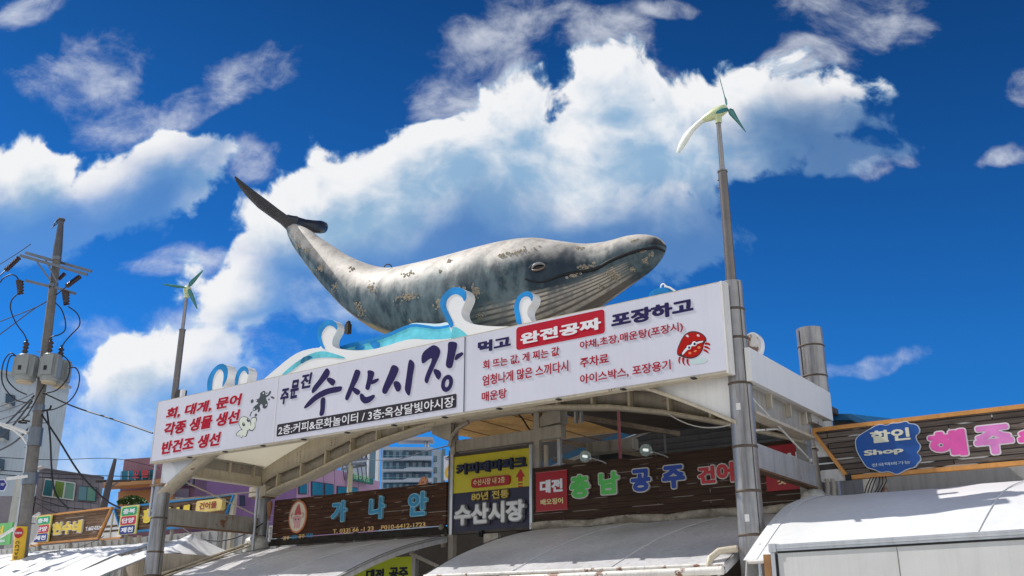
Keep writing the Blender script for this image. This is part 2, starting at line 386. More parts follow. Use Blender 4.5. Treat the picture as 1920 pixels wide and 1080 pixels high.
def catmull(p, sub):
    out = []; n = len(p)
    for i in range(n - 1):
        a, b, c, d = p[max(0, i - 1)], p[i], p[i + 1], p[min(n - 1, i + 2)]
        for k in range(sub):
            u = k / sub
            out.append([.5 * (2 * b[j] + (c[j] - a[j]) * u + (2 * a[j] - 5 * b[j] + 4 * c[j] - d[j]) * u * u + (3 * b[j] - a[j] - 3 * c[j] + d[j]) * u ** 3) for j in range(len(b))])
    out.append(list(p[-1])); return out
def sag(a, b, drop, n=14):
    a, b = Vector(a), Vector(b)
    return [a.lerp(b, k / n) - UP * (drop * 4 * (k / n) * (1 - k / n)) for k in range(n + 1)]
def interp(tab, x):
    if x <= tab[0][0]: return tab[0][1]
    for (a, va), (b, vb) in zip(tab, tab[1:]):
        if x <= b: return va + (vb - va) * (x - a) / (b - a)
    return tab[-1][1]

# common materials
M_cream = mat('cream_painted_steel', (.56, .50, .39), .5, 0, .12, 2, streak=.3, rust=.05)
M_greybeam = mat('grey_painted_steel', (.37, .34, .295), .5, 0, .14, 2, streak=.45, rust=.12)
M_pillar = mat('weathered_pillar_steel', (.33, .32, .32), .36, .55, .2, 1.6, streak=.75, rust=.0, dirt=(.09, .08, .075))
M_white = mat('white_panel', (.80, .79, .77), .45, 0, .05, 1.2, streak=.12)
M_whiterust = mat('white_paint_rusting', (.74, .72, .69), .5, 0, .08, 2, streak=.3, rust=.42, rs=5)
M_vinyl = mat('shade_grey_vinyl', (.58, .58, .61), .4, 0, .2, .7, streak=.5, dirt=(.30, .27, .23))  # white vinyl toned grey: the shade under the gate is in the colour
M_tent = mat('white_vinyl_tent', (.76, .77, .78), .45, 0, .06, .8, streak=.16, dirt=(.50, .48, .45), bump=.05, bs=2.5)
M_black = mat('black_rubber', (.018, .018, .02), .6)
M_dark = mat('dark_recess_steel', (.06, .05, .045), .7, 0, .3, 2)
M_alu = mat('brushed_aluminium', (.55, .56, .58), .35, .6, .08, 4, streak=.2)
# ================================================================== ground
gm = mat('worn_pale_concrete', (.46, .43, .38), .85, 0, .18, 1.2, streak=.0, bump=.3, bs=40)
tag(MB().add([(-400, -150, 0), (400, -150, 0), (400, 900, 0), (-400, 900, 0)], [(0, 1, 2, 3)]).obj('ground', gm), kind='structure')
pv = mat('pavement_tiles', (.46, .42, .37), .8, 0, .2, 4)
mb = MB(); mb.gbox(-40, 20, -2.4, 4.9, .004, .13); tag(mb.obj('pavement', pv), kind='structure')

# ================================================================== market gate
gate = thing('market_gate', G(-7.6, 2, 0), 'grey steel arched gate frame on four round pillars carrying a vaulted white roof', 'gate')
def pillar(s, t, z1, r0, r1, bands, m=M_pillar, tags=()):
    mb = MB(); n = 28; hs = [0.13, 2, 3, 4, 5, 6, z1] if z1 > 6.5 else [.13, 2, 3.4, z1]
    rr = [r0 + (r1 - r0) * (h / z1) for h in hs]
    mb.tube([G(s, t, h) for h in hs], rr, n); o = mb.obj('pillar', m, gate)
    for z in bands:
        b = MB(); r = r0 + (r1 - r0) * (z / z1); b.tube([G(s, t, z - .022), G(s, t, z - .012), G(s, t, z + .012), G(s, t, z + .022)], [r + .001, r + .010, r + .010, r + .001], n)
        b.obj('weld_band', mat('rusty_weld', (.12, .09, .07), .7, .2, .3, 6), o)
    sd = MB(); dirc = (Vector((0, 0, 0)) - G(s, t, 0)); dirc.z = 0; dirc.normalize(); side = Vector((-dirc.y, dirc.x, 0))
    pts = [G(s, t, h) + (dirc * .8 + side * .6).normalized() * (r0 + (r1 - r0) * (h / z1) + .001) for h in (.15, z1 * .5, z1 - .02)]
    sd.tube(pts, .007, 5); sd.obj('weld_seam', mat('dark_seam', (.05, .045, .04), .8), o)
    for z in tags:
        q = MB(); f = (dirc * .96 - side * .25).normalized(); c = G(s, t, z) + f * (r0 + (r1 - r0) * z / z1 + .004)
        q.box(c, Vector((-f.y, f.x, 0)), .035, .003, .055); q.obj('label_plate', M_white, o)
    return o
p_fr = pillar(.03, .42, 7.12, .226, .176, (2.25, 2.95, 3.62, 4.32, 5.35, 6.12, 6.62), tags=(3.2, 4.95))
p_fl = pillar(-15.32, .40, 4.93, .22, .19, (2.8, 3.35, 4.16))
p_bl = pillar(-15.3, 3.6, 4.95, .21, .19, (2.8, 3.95))
p_br = MB(); p_br.gbox(-.22, .0, 3.5, 3.72, .13, 5.2); p_br.obj('pillar', mat('back_pillar_grey', (.30, .28, .26), .5, 0, .15, 2, streak=.5, rust=.06), gate)
mb = MB(); mb.gbox(.003, .07, 3.55, 3.64, 4.95, 5.35); mb.obj('downpipe', M_alu, gate)
# arches
ZB = [(-15.3, 4.9), (-14.86, 5.07), (-13.52, 5.34), (-12.35, 5.66), (-10.96, 5.99), (-9.45, 6.21), (-8.28, 6.28), (-7.01, 6.29), (-5.68, 6.22), (-4.17, 6.03), (-2.91, 5.76), (-1.74, 5.42), (-.17, 4.89), (.1, 4.78)]
def zb(s): return interp(ZB, s)
def zc(s): return min(6.82, 5.78 + 1.45 * (1 - ((s + 7.67) / 7.67) ** 2))
def zf(s): return 4.66 + 2.15 * (1 - ((s + 7.67) / 7.67) ** 2)
S_ = [-15.3 + 15.3 * k / 48 for k in range(49)]
def arch_strip(t0, t1, lo, hi):
    mb = MB(); rows = []
    for s in S_: rows.append([G(s, t0, lo(s)), G(s, t1, lo(s)), G(s, t1, hi(s)), G(s, t0, hi(s))])
    mb.grid(rows, True, True); mb.add(rows[0], [(0, 1, 2, 3)]); mb.add(rows[-1], [(0, 1, 2, 3)]); return mb
ab = thing_dummy = bpy.data.objects.new('arch_beam', None); COL.objects.link(ab); ab.parent = gate
arch_strip(3.56, 3.60, lambda s: zb(s) + .08, lambda s: zb(s) + .55).obj('web', M_greybeam, ab)
arch_strip(3.36, 3.80, lambda s: zb(s), lambda s: zb(s) + .075).obj('flange', M_cream, ab)
arch_strip(3.44, 3.559, lambda s: zb(s) + .45, lambda s: max(zb(s) + .5, min(zc(s) - .07, zb(s) + 1.0))).obj('upper_plate', M_cream, ab)
for k in range(17):
    s = -14.6 + k * .91
    mb = MB(); mb.gbox(s - .025, s + .025, 3.40, 3.558, zb(s) + .08, zb(s) + .448)
    mb.obj('stiffener', M_cream, ab)
for s in (-13.9, -12.6):
    mb = MB()
    for i in range(5):
        for j in (0, 1): mb.ball(G(s + j * .13, 3.435, zb(s) + .53 + i * .07), .018, n=6, m=4)
    mb.obj('bolt_row', M_greybeam, ab)
fa = bpy.data.objects.new('front_arch', None); COL.objects.link(fa); fa.parent = gate
arch_strip(.22, .62, lambda s: zf(s), lambda s: zf(s) + .07).obj('flange', M_cream, fa)
mb = MB(); q = [(s, zf(s) + .071) for s in S_ if zf(s) < 5.55]
left = [a for a in q if a[0] < -7]; right = [a for a in q if a[0] > -7]
M_spl = mat('pale_blue_spandrel', (.62, .64, .68), .35, .1, .1, 1, streak=.1)
MB().prism([G(s, .30, z) for s, z in left + [(left[-1][0], 5.62), (-15.3, 5.62)]], NB * .05).obj('spandrel_panel', M_spl, fa)
MB().prism([G(s, .30, z) for s, z in [(right[0][0], 5.62)] + right + [(0.0, 5.62)]], NB * .05).obj('spandrel_panel', M_white, fa)
# vaulted ceiling and roof
mb = MB(); rows = []
for s in S_: rows.append([G(s, t, zc(s) - .03 * (1 if t in (.45, 3.5) else 0)) for t in (.36, .45, 1.2, 2, 2.8, 3.5, 3.6)])
mb.sheet(rows, .03); mb.obj('vault_ceiling', translucent('white_translucent_ceiling', (.90, .88, .81), .6), gate)
mb = MB()
for s in (-11.6, -8, -4): mb.tube([G(s, t, zc(s) - .045) for t in (.4, 2, 3.5)], .008, 5)
mb.obj('ceiling_seam', M_greybeam, gate)
mb = MB(); rows = [[G(s, t, zc(s) + .12) for t in (.17, 2, 3.9)] for s in S_]; mb.sheet(rows, .05); mb.obj('roof', translucent('translucent_roof_sheet', (.92, .91, .88), .78), gate)
# side frames
for sx, nm in ((-15.3, 'left'), (.06, 'right')):
    f = 1 if sx < -5 else -1; z0 = 5.28 if sx < -5 else 4.92
    b = MB(); b.gbox(sx - .03, sx + .03, .6, 3.5, z0 + .02, z0 + .52); o = b.obj('side_beam', M_greybeam, gate)
    c = MB(); c.gbox(sx - .13, sx + .13, .6, 3.44, z0 - .03, z0 + .018); c.gbox(sx - .13, sx + .13, .6, 3.44, z0 + .522, z0 + .56); c.obj('flange', M_cream, o)
    if sx < -5:
        c = MB(); c.gbox(sx + .032, sx + .06, .7, 3.4, z0 + .02, z0 + .25); c.obj('cover_plate', M_cream, o)
    for t in (1.4, 2.3, 3.1):
        c = MB(); c.gbox(sx + .031, sx + .12, t - .025, t + .025, z0 + .2, z0 + .521); c.obj('stiffener', M_cream, o)
    b = MB(); b.gbox(sx - .07, sx + .07, .64, 3.42, 4.02, 4.42); o = b.obj('cross_beam', mat('streaked_beam', (.33, .31, .28), .5, 0, .14, 3, streak=.6, rust=.10) if sx < -5 else mat('bluegrey_beam', (.42, .43, .45), .45, .1, .12, 3, streak=.4, rust=.03), gate)
    c = MB(); c.gbox(sx - .085, sx + .085, .64, 3.42, 3.985, 4.018); c.obj('rusty_edge', mat('rusty_edge', (.16, .09, .05), .8, 0, .4, 5, rust=.25), o)
    for a, b2 in (((.62, 5.22), (3.35, 4.5)), ((.62, 4.62), (3.35, 5.12))):
        r = MB(); off = .02 if a[1] > 5 else -.03
        if sx > -5: a = (a[0], a[1] + .0); 
        r.tube([G(sx + off, a[0], a[1]), G(sx + off, b2[0], b2[1])], .018, 7)
        r.ball(G(sx + off, b2[0], b2[1]), .04, n=8, m=6); r.obj('tie_rod', M_whiterust if sx > -5 else M_cream, gate)
# rusty joint plates
for s, t, z in ((-15.3, .4, 4.96), (-15.3, 3.58, 4.98)):
    b = MB(); b.gbox(s - .24, s + .24, t - .22, t + .22, z - .03, z + .02); b.obj('cap_plate', mat('rusty_plate', (.25, .17, .11), .7, 0, .4, 6, rust=.3), gate)
b = MB(); b.gbox(-15.62, -14.95, 3.33, 3.82, 5.0, 5.26); b.obj('joint_block', M_cream, gate)
b = MB(); b.tube([G(-15.56, .28, 4.2), G(-15.56, .28, 5.5)], .035, 8); b.obj('conduit', M_alu, gate); b = MB(); b.tube([G(-15.1, 3.2, 2.9), G(-15.1, 3.2, 5.2)], .04, 8); b.obj('conduit', M_alu, gate)
# right fascia box
b = MB(); b.gbox(.20, .29, .30, 4.28, 5.36, 5.92); b.obj('fascia', mat('fascia_white', (.80, .79, .77), .4, 0, .03, .6, streak=.06), gate, .006)
b = MB(); b.gbox(-.75, .199, .66, 4.2, 5.36, 5.40); b.obj('soffit', mat('soffit_white', (.60, .58, .54), .5, 0, .15, 2, rust=.08), gate)
b = MB(); b.gbox(-.2, .2, 3.3, 3.9, 5.2, 5.355); b.obj('bearing_block', M_greybeam, gate)
# left/back structure of the market passage: beams, posts, brackets
deck = thing('upper_deck', G(-5, 5, 0), 'dark steel upper deck with plywood underside behind the tall yellow sign', 'deck')
def beam(name, s0, s1, t0, t1, z0, z1, m, p=deck): b = MB(); b.gbox(s0, s1, t0, t1, z0, z1); return b.obj(name, m, p)
plym = planks('plywood_ceiling', (.60, .36, .12), (.50, .28, .08), .35, (.10, .06, .03), None, 2.2, .02)
plym2 = mat('plywood_ceiling_boards', (.74, .46, .17), .7, 0, .3, 1.2, streak=.5, dirt=(.22, .13, .05))
mb = MB(); rows = [[G(s, t, 6.42 + .05 * (t - 3.9)) for t in (3.95, 6, 8.5)] for s in (-10.2, -8, -6.5)]; mb.sheet(rows, .04); mb.obj('plywood_panel', plym2, deck)
for s in (-9.2, -8.2, -7.2): beam('joist', s - .02, s + .02, 4.0, 8.4, 6.36, 6.375, mat('ply_joint', (.28, .16, .06), .8), deck)
beam('deck_slab', -6.49, -3.4, 3.95, 8.5, 6.5, 6.7, M_dark); beam('deck_slab', -3.39, -.9, 5.4, 8.6, 6.36, 6.5, M_dark)
beam('edge_beam', -8.72, -6.2, 3.70, 3.86, 5.58, 5.86, M_greybeam); beam('edge_beam', -8.72, -6.2, 3.72, 3.84, 5.50, 5.53, M_cream)
beam('edge_beam', -6.18, -5.55, 3.66, 3.86, 5.60, 5.88, M_greybeam)
beam('post', -8.74, -8.60, 3.66, 3.80, .13, 6.3, M_greybeam); beam('post', -6.30, -6.16, 3.66, 3.80, .13, 6.3, M_greybeam)
beam('post', -5.72, -5.64, 3.74, 3.82, 4.9, 5.59, M_alu); beam('post', -6.12, -6.04, 3.80, 3.86, 4.0, 5.5, M_cream)
mb = MB(); mb.tube([G(-8.67, 3.55, 5.7), G(-8.6, 3.55, 5.95), G(-8.4, 3.55, 6.12), G(-8.1, 3.55, 6.22)], .05, 8); mb.obj('knee_brace', M_greybeam, deck)
mb = MB(); mb.prism([G(*p) for p in ((-9.2, 3.5, 6.26), (-8.6, 3.5, 6.28), (-8.6, 3.5, 5.85), (-8.75, 3.5, 5.85), (-9.2, 3.5, 6.05))], NB * .12); mb.obj('bracket_plate', M_greybeam, deck)
mb = MB(); mb.prism([G(*p) for p in ((-6.35, 3.7, 6.0), (-5.95, 3.7, 6.24), (-5.6, 3.7, 6.24), (-5.6, 3.7, 5.95), (-6.35, 3.7, 5.88))], NB * .3); mb.obj('bracket_plate', M_greybeam, deck)
for s, w in ((-5.3, .05), (-5.15, .03)):
    mb = MB(); mb.gbox(s, s + w, 3.8, 3.9, 5.9, 6.3); mb.obj('hanger', M_alu, deck)
mb = MB(); mb.tube([G(-6.5, 3.9, 6.3), G(-6.35, 3.9, 6.1), G(-6.2, 3.9, 5.9)], .03, 6); mb.tube([G(-6.9, 3.8, 6.35), G(-6.72, 3.8, 6.2), G(-6.55, 3.8, 5.95), G(-6.4, 3.8, 5.8)], .02, 6); mb.obj('cable_bundle', M_black, deck)
M_rb = mat('rotten_beam', (.24, .19, .14), .8, 0, .4, 5, rust=.35)
for a, b2, w in (((-5.6, 4.4, 6.2), (-3.6, 5.6, 5.75), .1), ((-5.9, 4.2, 5.62), (-4.4, 6, 5.35), .09), ((-5.6, 4.6, 5.25), (-4.5, 6.2, 5.05), .07), ((-6.0, 4.0, 5.2), (-5.0, 5, 5.0), .09)):
    mb = MB(); mb.bar(G(*a), G(*b2), w, w); mb.obj('broken_beam', M_rb, deck)
beam('concrete_beam', -5.5, -4.3, 4.6, 4.9, 5.35, 5.6, mat('old_concrete', (.30, .28, .25), .8, 0, .2, 4, streak=.5))
beam('back_wall', -6.1, -5.0, 6.2, 6.3, 4.2, 5.6, mat('slate_back_wall', (.07, .08, .10), .7, 0, .2, 3))
mb = MB(); mb.tube([G(-4.27, 4.0, 4.9), G(-4.27, 4.0, 6.35)], .035, 8); tag(mb.obj('pink_pole', mat('pink_paint', (.36, .11, .13), .5, 0, .15, 4)), 'thin pink painted pole standing behind the dark plank sign with green and blue letters', 'pole')

# big pipe behind gate
ch = thing('steel_stack', G(-.1, 4.62, 0), 'tall round steel stack rising past the white side fascia of the gate', 'stack')
mb = MB(); mb.tube([G(-.1, 4.62, z) for z in (.13, 3, 5, 7.36)], [.27, .265, .262, .258], 28); mb.obj('pipe', M_pillar, ch)
for z in (4.9, 5.85, 6.35, 6.98):
    b = MB(); b.tube([G(-.1, 4.62, z - .02), G(-.1, 4.62, z - .01), G(-.1, 4.62, z + .01), G(-.1, 4.62, z + .02)], [.26, .272, .272, .26], 28); b.obj('weld_band', mat('rusty_weld', (.12, .09, .07)), ch)
b = MB(); b.tube([G(-.24, 4.397, z) for z in (3, 7.3)], .008, 5); b.obj('weld_seam', mat('dark_seam', (.05, .045, .04)), ch)

# ================================================================== banner sign
bp = gp(0)
ban = thing('banner_sign', G(-7.6, 0, 5.5), 'long pale lavender signboard with red and navy Korean lettering across the gate front', 'sign')
M_ban = mat('lavender_banner', (.69, .69, .79), .5, 0, .05, .45, spec=.2, streak=.07, dirt=(.35, .34, .40))
M_navy = mat('navy_vinyl_lettering', (.030, .024, .10), .8, var=.05, spec=.08); M_red = mat('red_vinyl_lettering', (.42, .012, .035), .8, var=.06, spec=.08)
M_pinkout = mat('pink_outline', (.78, .62, .68), .5, var=.03); M_barblk = mat('charcoal_strip', (.045, .04, .05), .8, var=.05, spec=.08); M_wtext = mat('white_lettering', (.80, .80, .84), .5, var=.03)
cuts = [-15.36, hit(517, 767, 0)[0], hit(871, 698, 0)[0], 0.0]
for a, b2 in zip(cuts, cuts[1:]):
    m = MB(); m.gbox(a + .006, b2 - .006, .0, .16, 5.51, 7.01); m.obj('panel', M_ban, ban)
m = MB(); m.gbox(-15.40, .0, .005, .20, 5.465, 5.508); m.gbox(-15.40, .0, .005, .2, 7.012, 7.03); m.obj('frame_rail', M_cream, ban)
m = MB(); m.gbox(.002, .035, -.01, .2, 5.46, 7.03); m.gbox(.036, .06, .03, .2, 5.46, 7.03); m.obj('end_trim', M_white, ban)
m = MB(); m.gbox(-15.405, -15.362, 0.0, .2, 5.46, 7.03); m.obj('end_trim', M_alu, ban)
m = MB(); m.gbox(cuts[2] - .012, cuts[2] + .012, -.006, .1, 5.51, 7.01); m.obj('joint_strip', mat('dark_joint', (.10, .11, .16), .5), ban)
m = MB(); m.gbox(cuts[1] - .008, cuts[1] + .008, -.004, .1, 5.51, 7.01); m.obj('joint_strip', M_white, ban)
for k in range(11):
    s = -13.8 + k * 1.32; m = MB(); m.gbox(s, s + .07, -.09, .02, 5.44, 5.463); m.obj('clip', M_black, ban)
def otext(body, pl, bl, tr, m, par, mo, bold=.03, grow=.018, off=.003, shear=0, ext=.004, oname='lettering_outline'):
    (s0, z0), (s1, z1) = pl.hit(*bl), pl.hit(*tr)
    text(body, pl, (s0 - grow, z0 - grow), (s1 + grow, z1 + grow), mo, par, oname, off - .002, .002, bold + grow * 1.6, shear, False)
    return text(body, pl, (s0, z0), (s1, z1), m, par, 'lettering', off + .001, ext, bold, shear, False)
for body, bl, tr in (('회, 대게, 문어', (310.7, 787.6), (454.7, 737.2)), ('각종 생물 생선', (306.8, 818.3), (450.8, 767)), ('반건조 생선', (302, 852.9), (415, 809.3))):
    otext(body, bp, bl, tr, M_red, ban, M_pinkout, .038, .02, shear=.12)
for body, bl, tr in (('주', (524.7, 759.7), (542.5, 727)), ('문', (543.5, 748.5), (561.7, 710.8)), ('진', (563.7, 730), (586, 697.8))):
    text(body, bp, bl, tr, M_navy, ban, bold=.04, shear=.15)
def zq(pts, z0, f): return [(z0[0] + x / f, z0[1] + y / f) for x, y in pts]
Z2 = (500, 640)
strokes = [[(575,250),(602,285),(588,335),(555,365),(440,503),(424,475),(440,430),(500,360),(550,272)], [(570,350),(600,342),(645,362),(655,388),(630,426),(600,405),(572,375)],
 [(352,642),(360,612),(420,540),(480,490),(560,450),(650,430),(716,424),(716,445),(705,476),(600,495),(555,513),(480,550),(400,620)], [(510,540),(557,525),(556,600),(546,690),(520,710),(498,700),(512,640)],
 [(845,264),(880,273),(892,292),(870,360),(830,430),(776,557),(753,560),(742,540),(760,490),(800,390),(830,298)], [(805,430),(840,440),(887,465),(887,492),(865,511),(840,500),(815,470)],
 [(953,277),(985,273),(1022,288),(1016,330),(990,400),(972,462),(948,460),(933,445),(950,380),(960,320)], [(983,377),(1030,358),(1062,348),(1064,368),(1035,395),(988,412)],
 [(888,493),(915,498),(935,530),(965,525),(1022,501),(1028,525),(1000,562),(960,587),(925,591),(895,567),(882,530)],
 [(1185,228),(1215,224),(1248,244),(1252,280),(1210,370),(1160,450),(1137,497),(1108,498),(1093,475),(1105,430),(1130,370),(1165,288)], [(1198,385),(1240,373),(1272,403),(1274,450),(1257,477),(1230,477),(1210,430)],
 [(1343,197),(1360,166),(1397,198),(1402,235),(1385,320),(1370,440),(1355,522),(1330,502),(1308,460),(1315,400),(1330,300)],
 [(1580,33),(1622,48),(1648,85),(1642,130),(1600,220),(1545,340),(1527,403),(1503,392),(1495,360),(1520,290),(1560,200),(1570,158),(1540,168),(1480,217),(1468,195),(1468,140),(1488,98),(1540,58)],
 [(1578,270),(1600,260),(1642,278),(1657,310),(1642,358),(1620,364),(1590,310)], [(1718,15),(1745,1),(1802,9),(1807,40),(1790,110),(1770,200),(1757,252),(1720,257),(1695,230),(1710,150),(1720,70)], [(1790,127),(1830,110),(1852,101),(1870,118),(1840,147),(1780,192)]]
m = MB()
for i, st in enumerate(strokes): plate(m, bp, zq(st, Z2, 5.053), .002 + .0006 * (i % 5), .004, 2)
c0 = bp.hit(500 + 1710 / 5.053, 640 + 398 / 5.053); pr = []
def ringplate(m, pl, c, a, b, a2, b2, rot, off, th, n=26):
    for k in range(n):
        q = []
        for (aa, bb), kk in (((a, b), k), ((a, b), k + 1), ((a2, b2), k + 1), ((a2, b2), k)):
            x = aa * math.cos(2 * math.pi * kk / n); y = bb * math.sin(2 * math.pi * kk / n); q.append((c[0] + x * math.cos(rot) - y * math.sin(rot), c[1] + x * math.sin(rot) + y * math.cos(rot)))
        m.add([pl.pt(u, z, off + th) for u, z in q], [(0, 1, 2, 3)])
ringplate(m, bp, c0, .150, .172, .052, .082, -.25, .004, .003)
m.obj('brush_lettering', M_navy, ban)
m = MB(); s0, z0 = bp.hit(518.2, 820.5); s1, z1 = bp.hit(856.2, 738)
splate(m, bp, rrect(s0, z0 + .02, s1, z1, .03), .001, .003); m.obj('text_strip', M_barblk, ban)
text('2층:커피&문화놀이터 / 3층:옥상달빛야시장', bp, (522, 816.5), (852.3, 742.5), M_wtext, ban, off=.006, bold=.012)
text('먹고', bp, (896, 662.8), (958, 628.5), M_navy, ban, bold=.05)
m = MB(); s0, z0 = bp.hit(968.2, 657); s1, z1 = bp.hit(1133, 579.4); splate(m, bp, rrect(s0, z0, s1, z1, .06), .001, .003); m.obj('red_box', mat('red_box_vinyl', (.50, .02, .04), .8, var=.05, spec=.08), ban)
text('완전공짜', bp, (976, 647), (1127, 594.5), M_wtext, ban, off=.006, bold=.045)
text('포장하고', bp, (1146.5, 615.5), (1299, 557.3), M_navy, ban, bold=.05)
for body, bl, tr in (('회 뜨는 값, 게 찌는 값', (905.7, 694), (1048.5, 649)), ('엄청나게 많은 스끼다시', (905, 724), (1065.5, 675)), ('매운탕', (903.5, 753.5), (950, 727.6)),
                     ('야채,초장,매운탕(포장시)', (1087.8, 658.3), (1280, 603)), ('주차료', (1087.8, 690.4), (1140.7, 662)), ('아이스박스, 포장용기', (1088, 721.5), (1257, 674))):
    text(body, bp, bl, tr, M_red, ban, bold=.014)
# crab picture
M_crab = mat('crab_red', (.46, .015, .012), .8, var=.06, spec=.08); M_crabd = mat('crab_dark_line', (.05, .01, .02), .5); M_mint = mat('mint_shadow', (.55, .70, .70), .5, var=.03); M_org = mat('crab_orange', (.75, .22, .06), .5)
ZC = (1080, 530); FC = 5.143
def cpl(pts, off, m, name, sm=2): plate(MB_ := MB(), bp, zq(pts, ZC, FC), off, .0015, sm); return MB_.obj(name, m, crab)
crab = bpy.data.objects.new('crab_picture', None); COL.objects.link(crab); crab.parent = ban
cpl([(1090,765),(1150,735),(1220,722),(1270,735),(1262,765),(1190,785),(1120,785)], .001, M_mint, 'shadow_patch')
cap = [(975,700),(973,650),(995,590),(1035,510),(1090,470),(1150,466),(1205,482),(1250,518),(1262,562),(1235,580),(1225,650),(1180,710),(1120,735),(1060,730),(1010,712)]
cpl(cap, .001, M_crabd, 'outline')
cpl([(982,695),(982,650),(1003,595),(1042,518),(1092,482),(1148,478),(1200,492),(1240,522),(1252,560),(1210,560),(1150,560),(1090,590),(1040,640),(1010,690)], .0028, M_crab, 'shell')
cpl([(1022,690),(1060,640),(1110,602),(1170,580),(1226,572),(1220,640),(1180,698),(1120,722),(1062,718)], .0028, M_crab, 'face')
cpl([(1020,685),(1050,640),(1100,600),(1170,572),(1228,560),(1226,574),(1170,590),(1120,612),(1070,655),(1030,700)], .0046, M_wtext, 'brow', 1)
for c, r in (((1090, 625), 22), ((1143, 590), 24)): cpl(ell(c[0], c[1], r, r), .0064, M_wtext, 'eye', 0); cpl(ell(c[0] + 3, c[1] + 2, r * .45, r * .55), .0082, M_navy, 'pupil', 0)
cpl(ell(1100, 680, 15, 12), .0046, M_org, 'cheek', 0); cpl(ell(1187, 626, 15, 12), .0046, M_org, 'cheek', 0); cpl(ell(1152, 660, 16, 9, -.4), .0046, M_org, 'mouth', 0)
for pts in ([(990,715),(1015,715),(1000,750),(1008,790),(985,765)], [(1020,722),(1050,722),(1040,765),(1056,805),(1025,775)], [(1062,735),(1090,735),(1082,775),(1105,808),(1068,785)], [(1240,575),(1290,580),(1297,610),(1270,598),(1240,600)], [(1238,605),(1285,622),(1296,650),(1265,635),(1235,628)], [(1232,636),(1270,655),(1284,688),(1255,670),(1225,655)]):
    cpl(pts, .001, M_crab, 'leg', 1)
for c in ((1075, 515), (1180, 510)): cpl(ell(c[0], c[1], 16, 10, .6), .0046, M_pinkout, 'spot', 0)
# octopus picture
octo = bpy.data.objects.new('octopus_picture', None); COL.objects.link(octo); octo.parent = ban
ZO = (280, 690); FO = 6.353
def opl(pts, off, m, name, sm=2): plate(MB_ := MB(), bp, zq(pts, ZO, FO), off, .0015, sm); return MB_.obj(name, m, octo)
M_ink = mat('ink_black', (.035, .05, .055), .4, var=.1); M_octo = mat('pale_cream_octopus', (.72, .76, .66), .5, var=.05)
splat = [(1345,280),(1370,268),(1385,285),(1380,320),(1410,325),(1430,275),(1450,270),(1448,300),(1425,330),(1385,355),(1400,385),(1412,420),(1405,465),(1375,488),(1350,475),(1350,440),(1335,425),(1310,450),(1325,490),(1305,530),(1288,520),(1298,485),(1265,505),(1240,515),(1230,490),(1250,455),(1290,430),(1300,410),(1265,400),(1265,375),(1300,370),(1320,340),(1320,300)]
opl(splat, .001, M_ink, 'ink_splash', 1)
for x, y, a, b in ((1225, 396, 16, 24), (1468, 352, 24, 12), (1425, 375, 10, 12), (1270, 560, 14, 18), (1400, 300, 9, 8)): opl(ell(x, y, a, b, .4), .001, M_ink, 'ink_drop', 0)
for x, y in ((1360, 300), (1275, 388), (1250, 490), (1392, 440)): opl(ell(x, y, 7, 10, .5), .0028, M_wtext, 'highlight', 0)
for pts in ([(1195,575),(1205,535),(1225,512),(1228,520),(1212,545),(1204,578)],): opl(pts, .001, M_ink, 'ink_jet', 0)
hd = ell(1140, 665, 72, 92, -.35)
opl(hd, .001, M_ink, 'outline', 0); opl(ell(1140, 665, 65, 85, -.35), .0028, M_octo, 'head', 0)
for pts in ([(1205,600),(1260,575),(1285,600),(1275,640),(1250,650),(1270,690),(1240,745),(1205,755),(1180,720),(1215,680)], [(1080,735),(1040,775),(1030,805),(1060,815),(1075,790),(1085,830),(1110,830),(1112,800),(1150,825),(1172,775),(1180,735),(1130,725)]):
    opl(pts, .001, M_ink, 'outline', 1); cx = sum(p[0] for p in pts) / len(pts); cy = sum(p[1] for p in pts) / len(pts); opl([(cx + (p[0] - cx) * .86, cy + (p[1] - cy) * .86) for p in pts], .0032, M_octo, 'tentacles', 1)
for x, y in ((1125, 672), (1180, 622)): opl(ell(x, y, 17, 23, -.3), .0048, M_ink, 'eye', 0); opl(ell(x + 4, y - 8, 5, 6), .0066, M_wtext, 'eye_glint', 0)

# ================================================================== whale
WT = 1.8; wp = gp(WT)
rowsW = [((546, 421), (537, 428)), ((556, 420), (541, 443)), ((578, 429), (553, 466)), ((602, 446), (570, 490)), ((627, 462), (592, 519)), ((655, 479), (620, 551)), ((692, 494), (655, 586)), ((736, 502), (706, 622)), ((790, 494), (772, 642)),
         ((850, 481), (842, 655)), ((914, 465), (905, 657)), ((966, 453), (965, 645)), ((1012, 447.5), (1022, 628)), ((1058, 453), (1070, 603)), ((1102, 458), (1118, 573)), ((1143, 454), (1150, 551)), ((1184, 443), (1184, 528)), ((1210, 440), (1210, 510)), ((1229, 443), (1228, 494)), ((1241, 449), (1239, 481)), ((1247, 457), (1246, 471))]
LAT = [(0, .5), (.1, .62), (.3, .85), (.5, 1.0), (.7, 1.02), (.85, 1.0), (1, .95)]
raw = []
for a, b in rowsW: raw.append([*wp.hit(*a), *wp.hit(*b)])
raw = catmull(raw, 6); NR = len(raw); NSEG = 44
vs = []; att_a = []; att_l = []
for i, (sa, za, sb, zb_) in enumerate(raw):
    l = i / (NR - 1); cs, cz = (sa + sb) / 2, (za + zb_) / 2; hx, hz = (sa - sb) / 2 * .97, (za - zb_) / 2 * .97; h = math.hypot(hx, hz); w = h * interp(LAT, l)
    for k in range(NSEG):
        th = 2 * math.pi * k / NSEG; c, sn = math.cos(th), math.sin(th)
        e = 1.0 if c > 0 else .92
        vs.append(wp.pt(cs + hx * c, cz + hz * c, 0) + NB * (w * math.copysign(abs(sn) ** e, sn))); att_a.append(c); att_l.append(l)
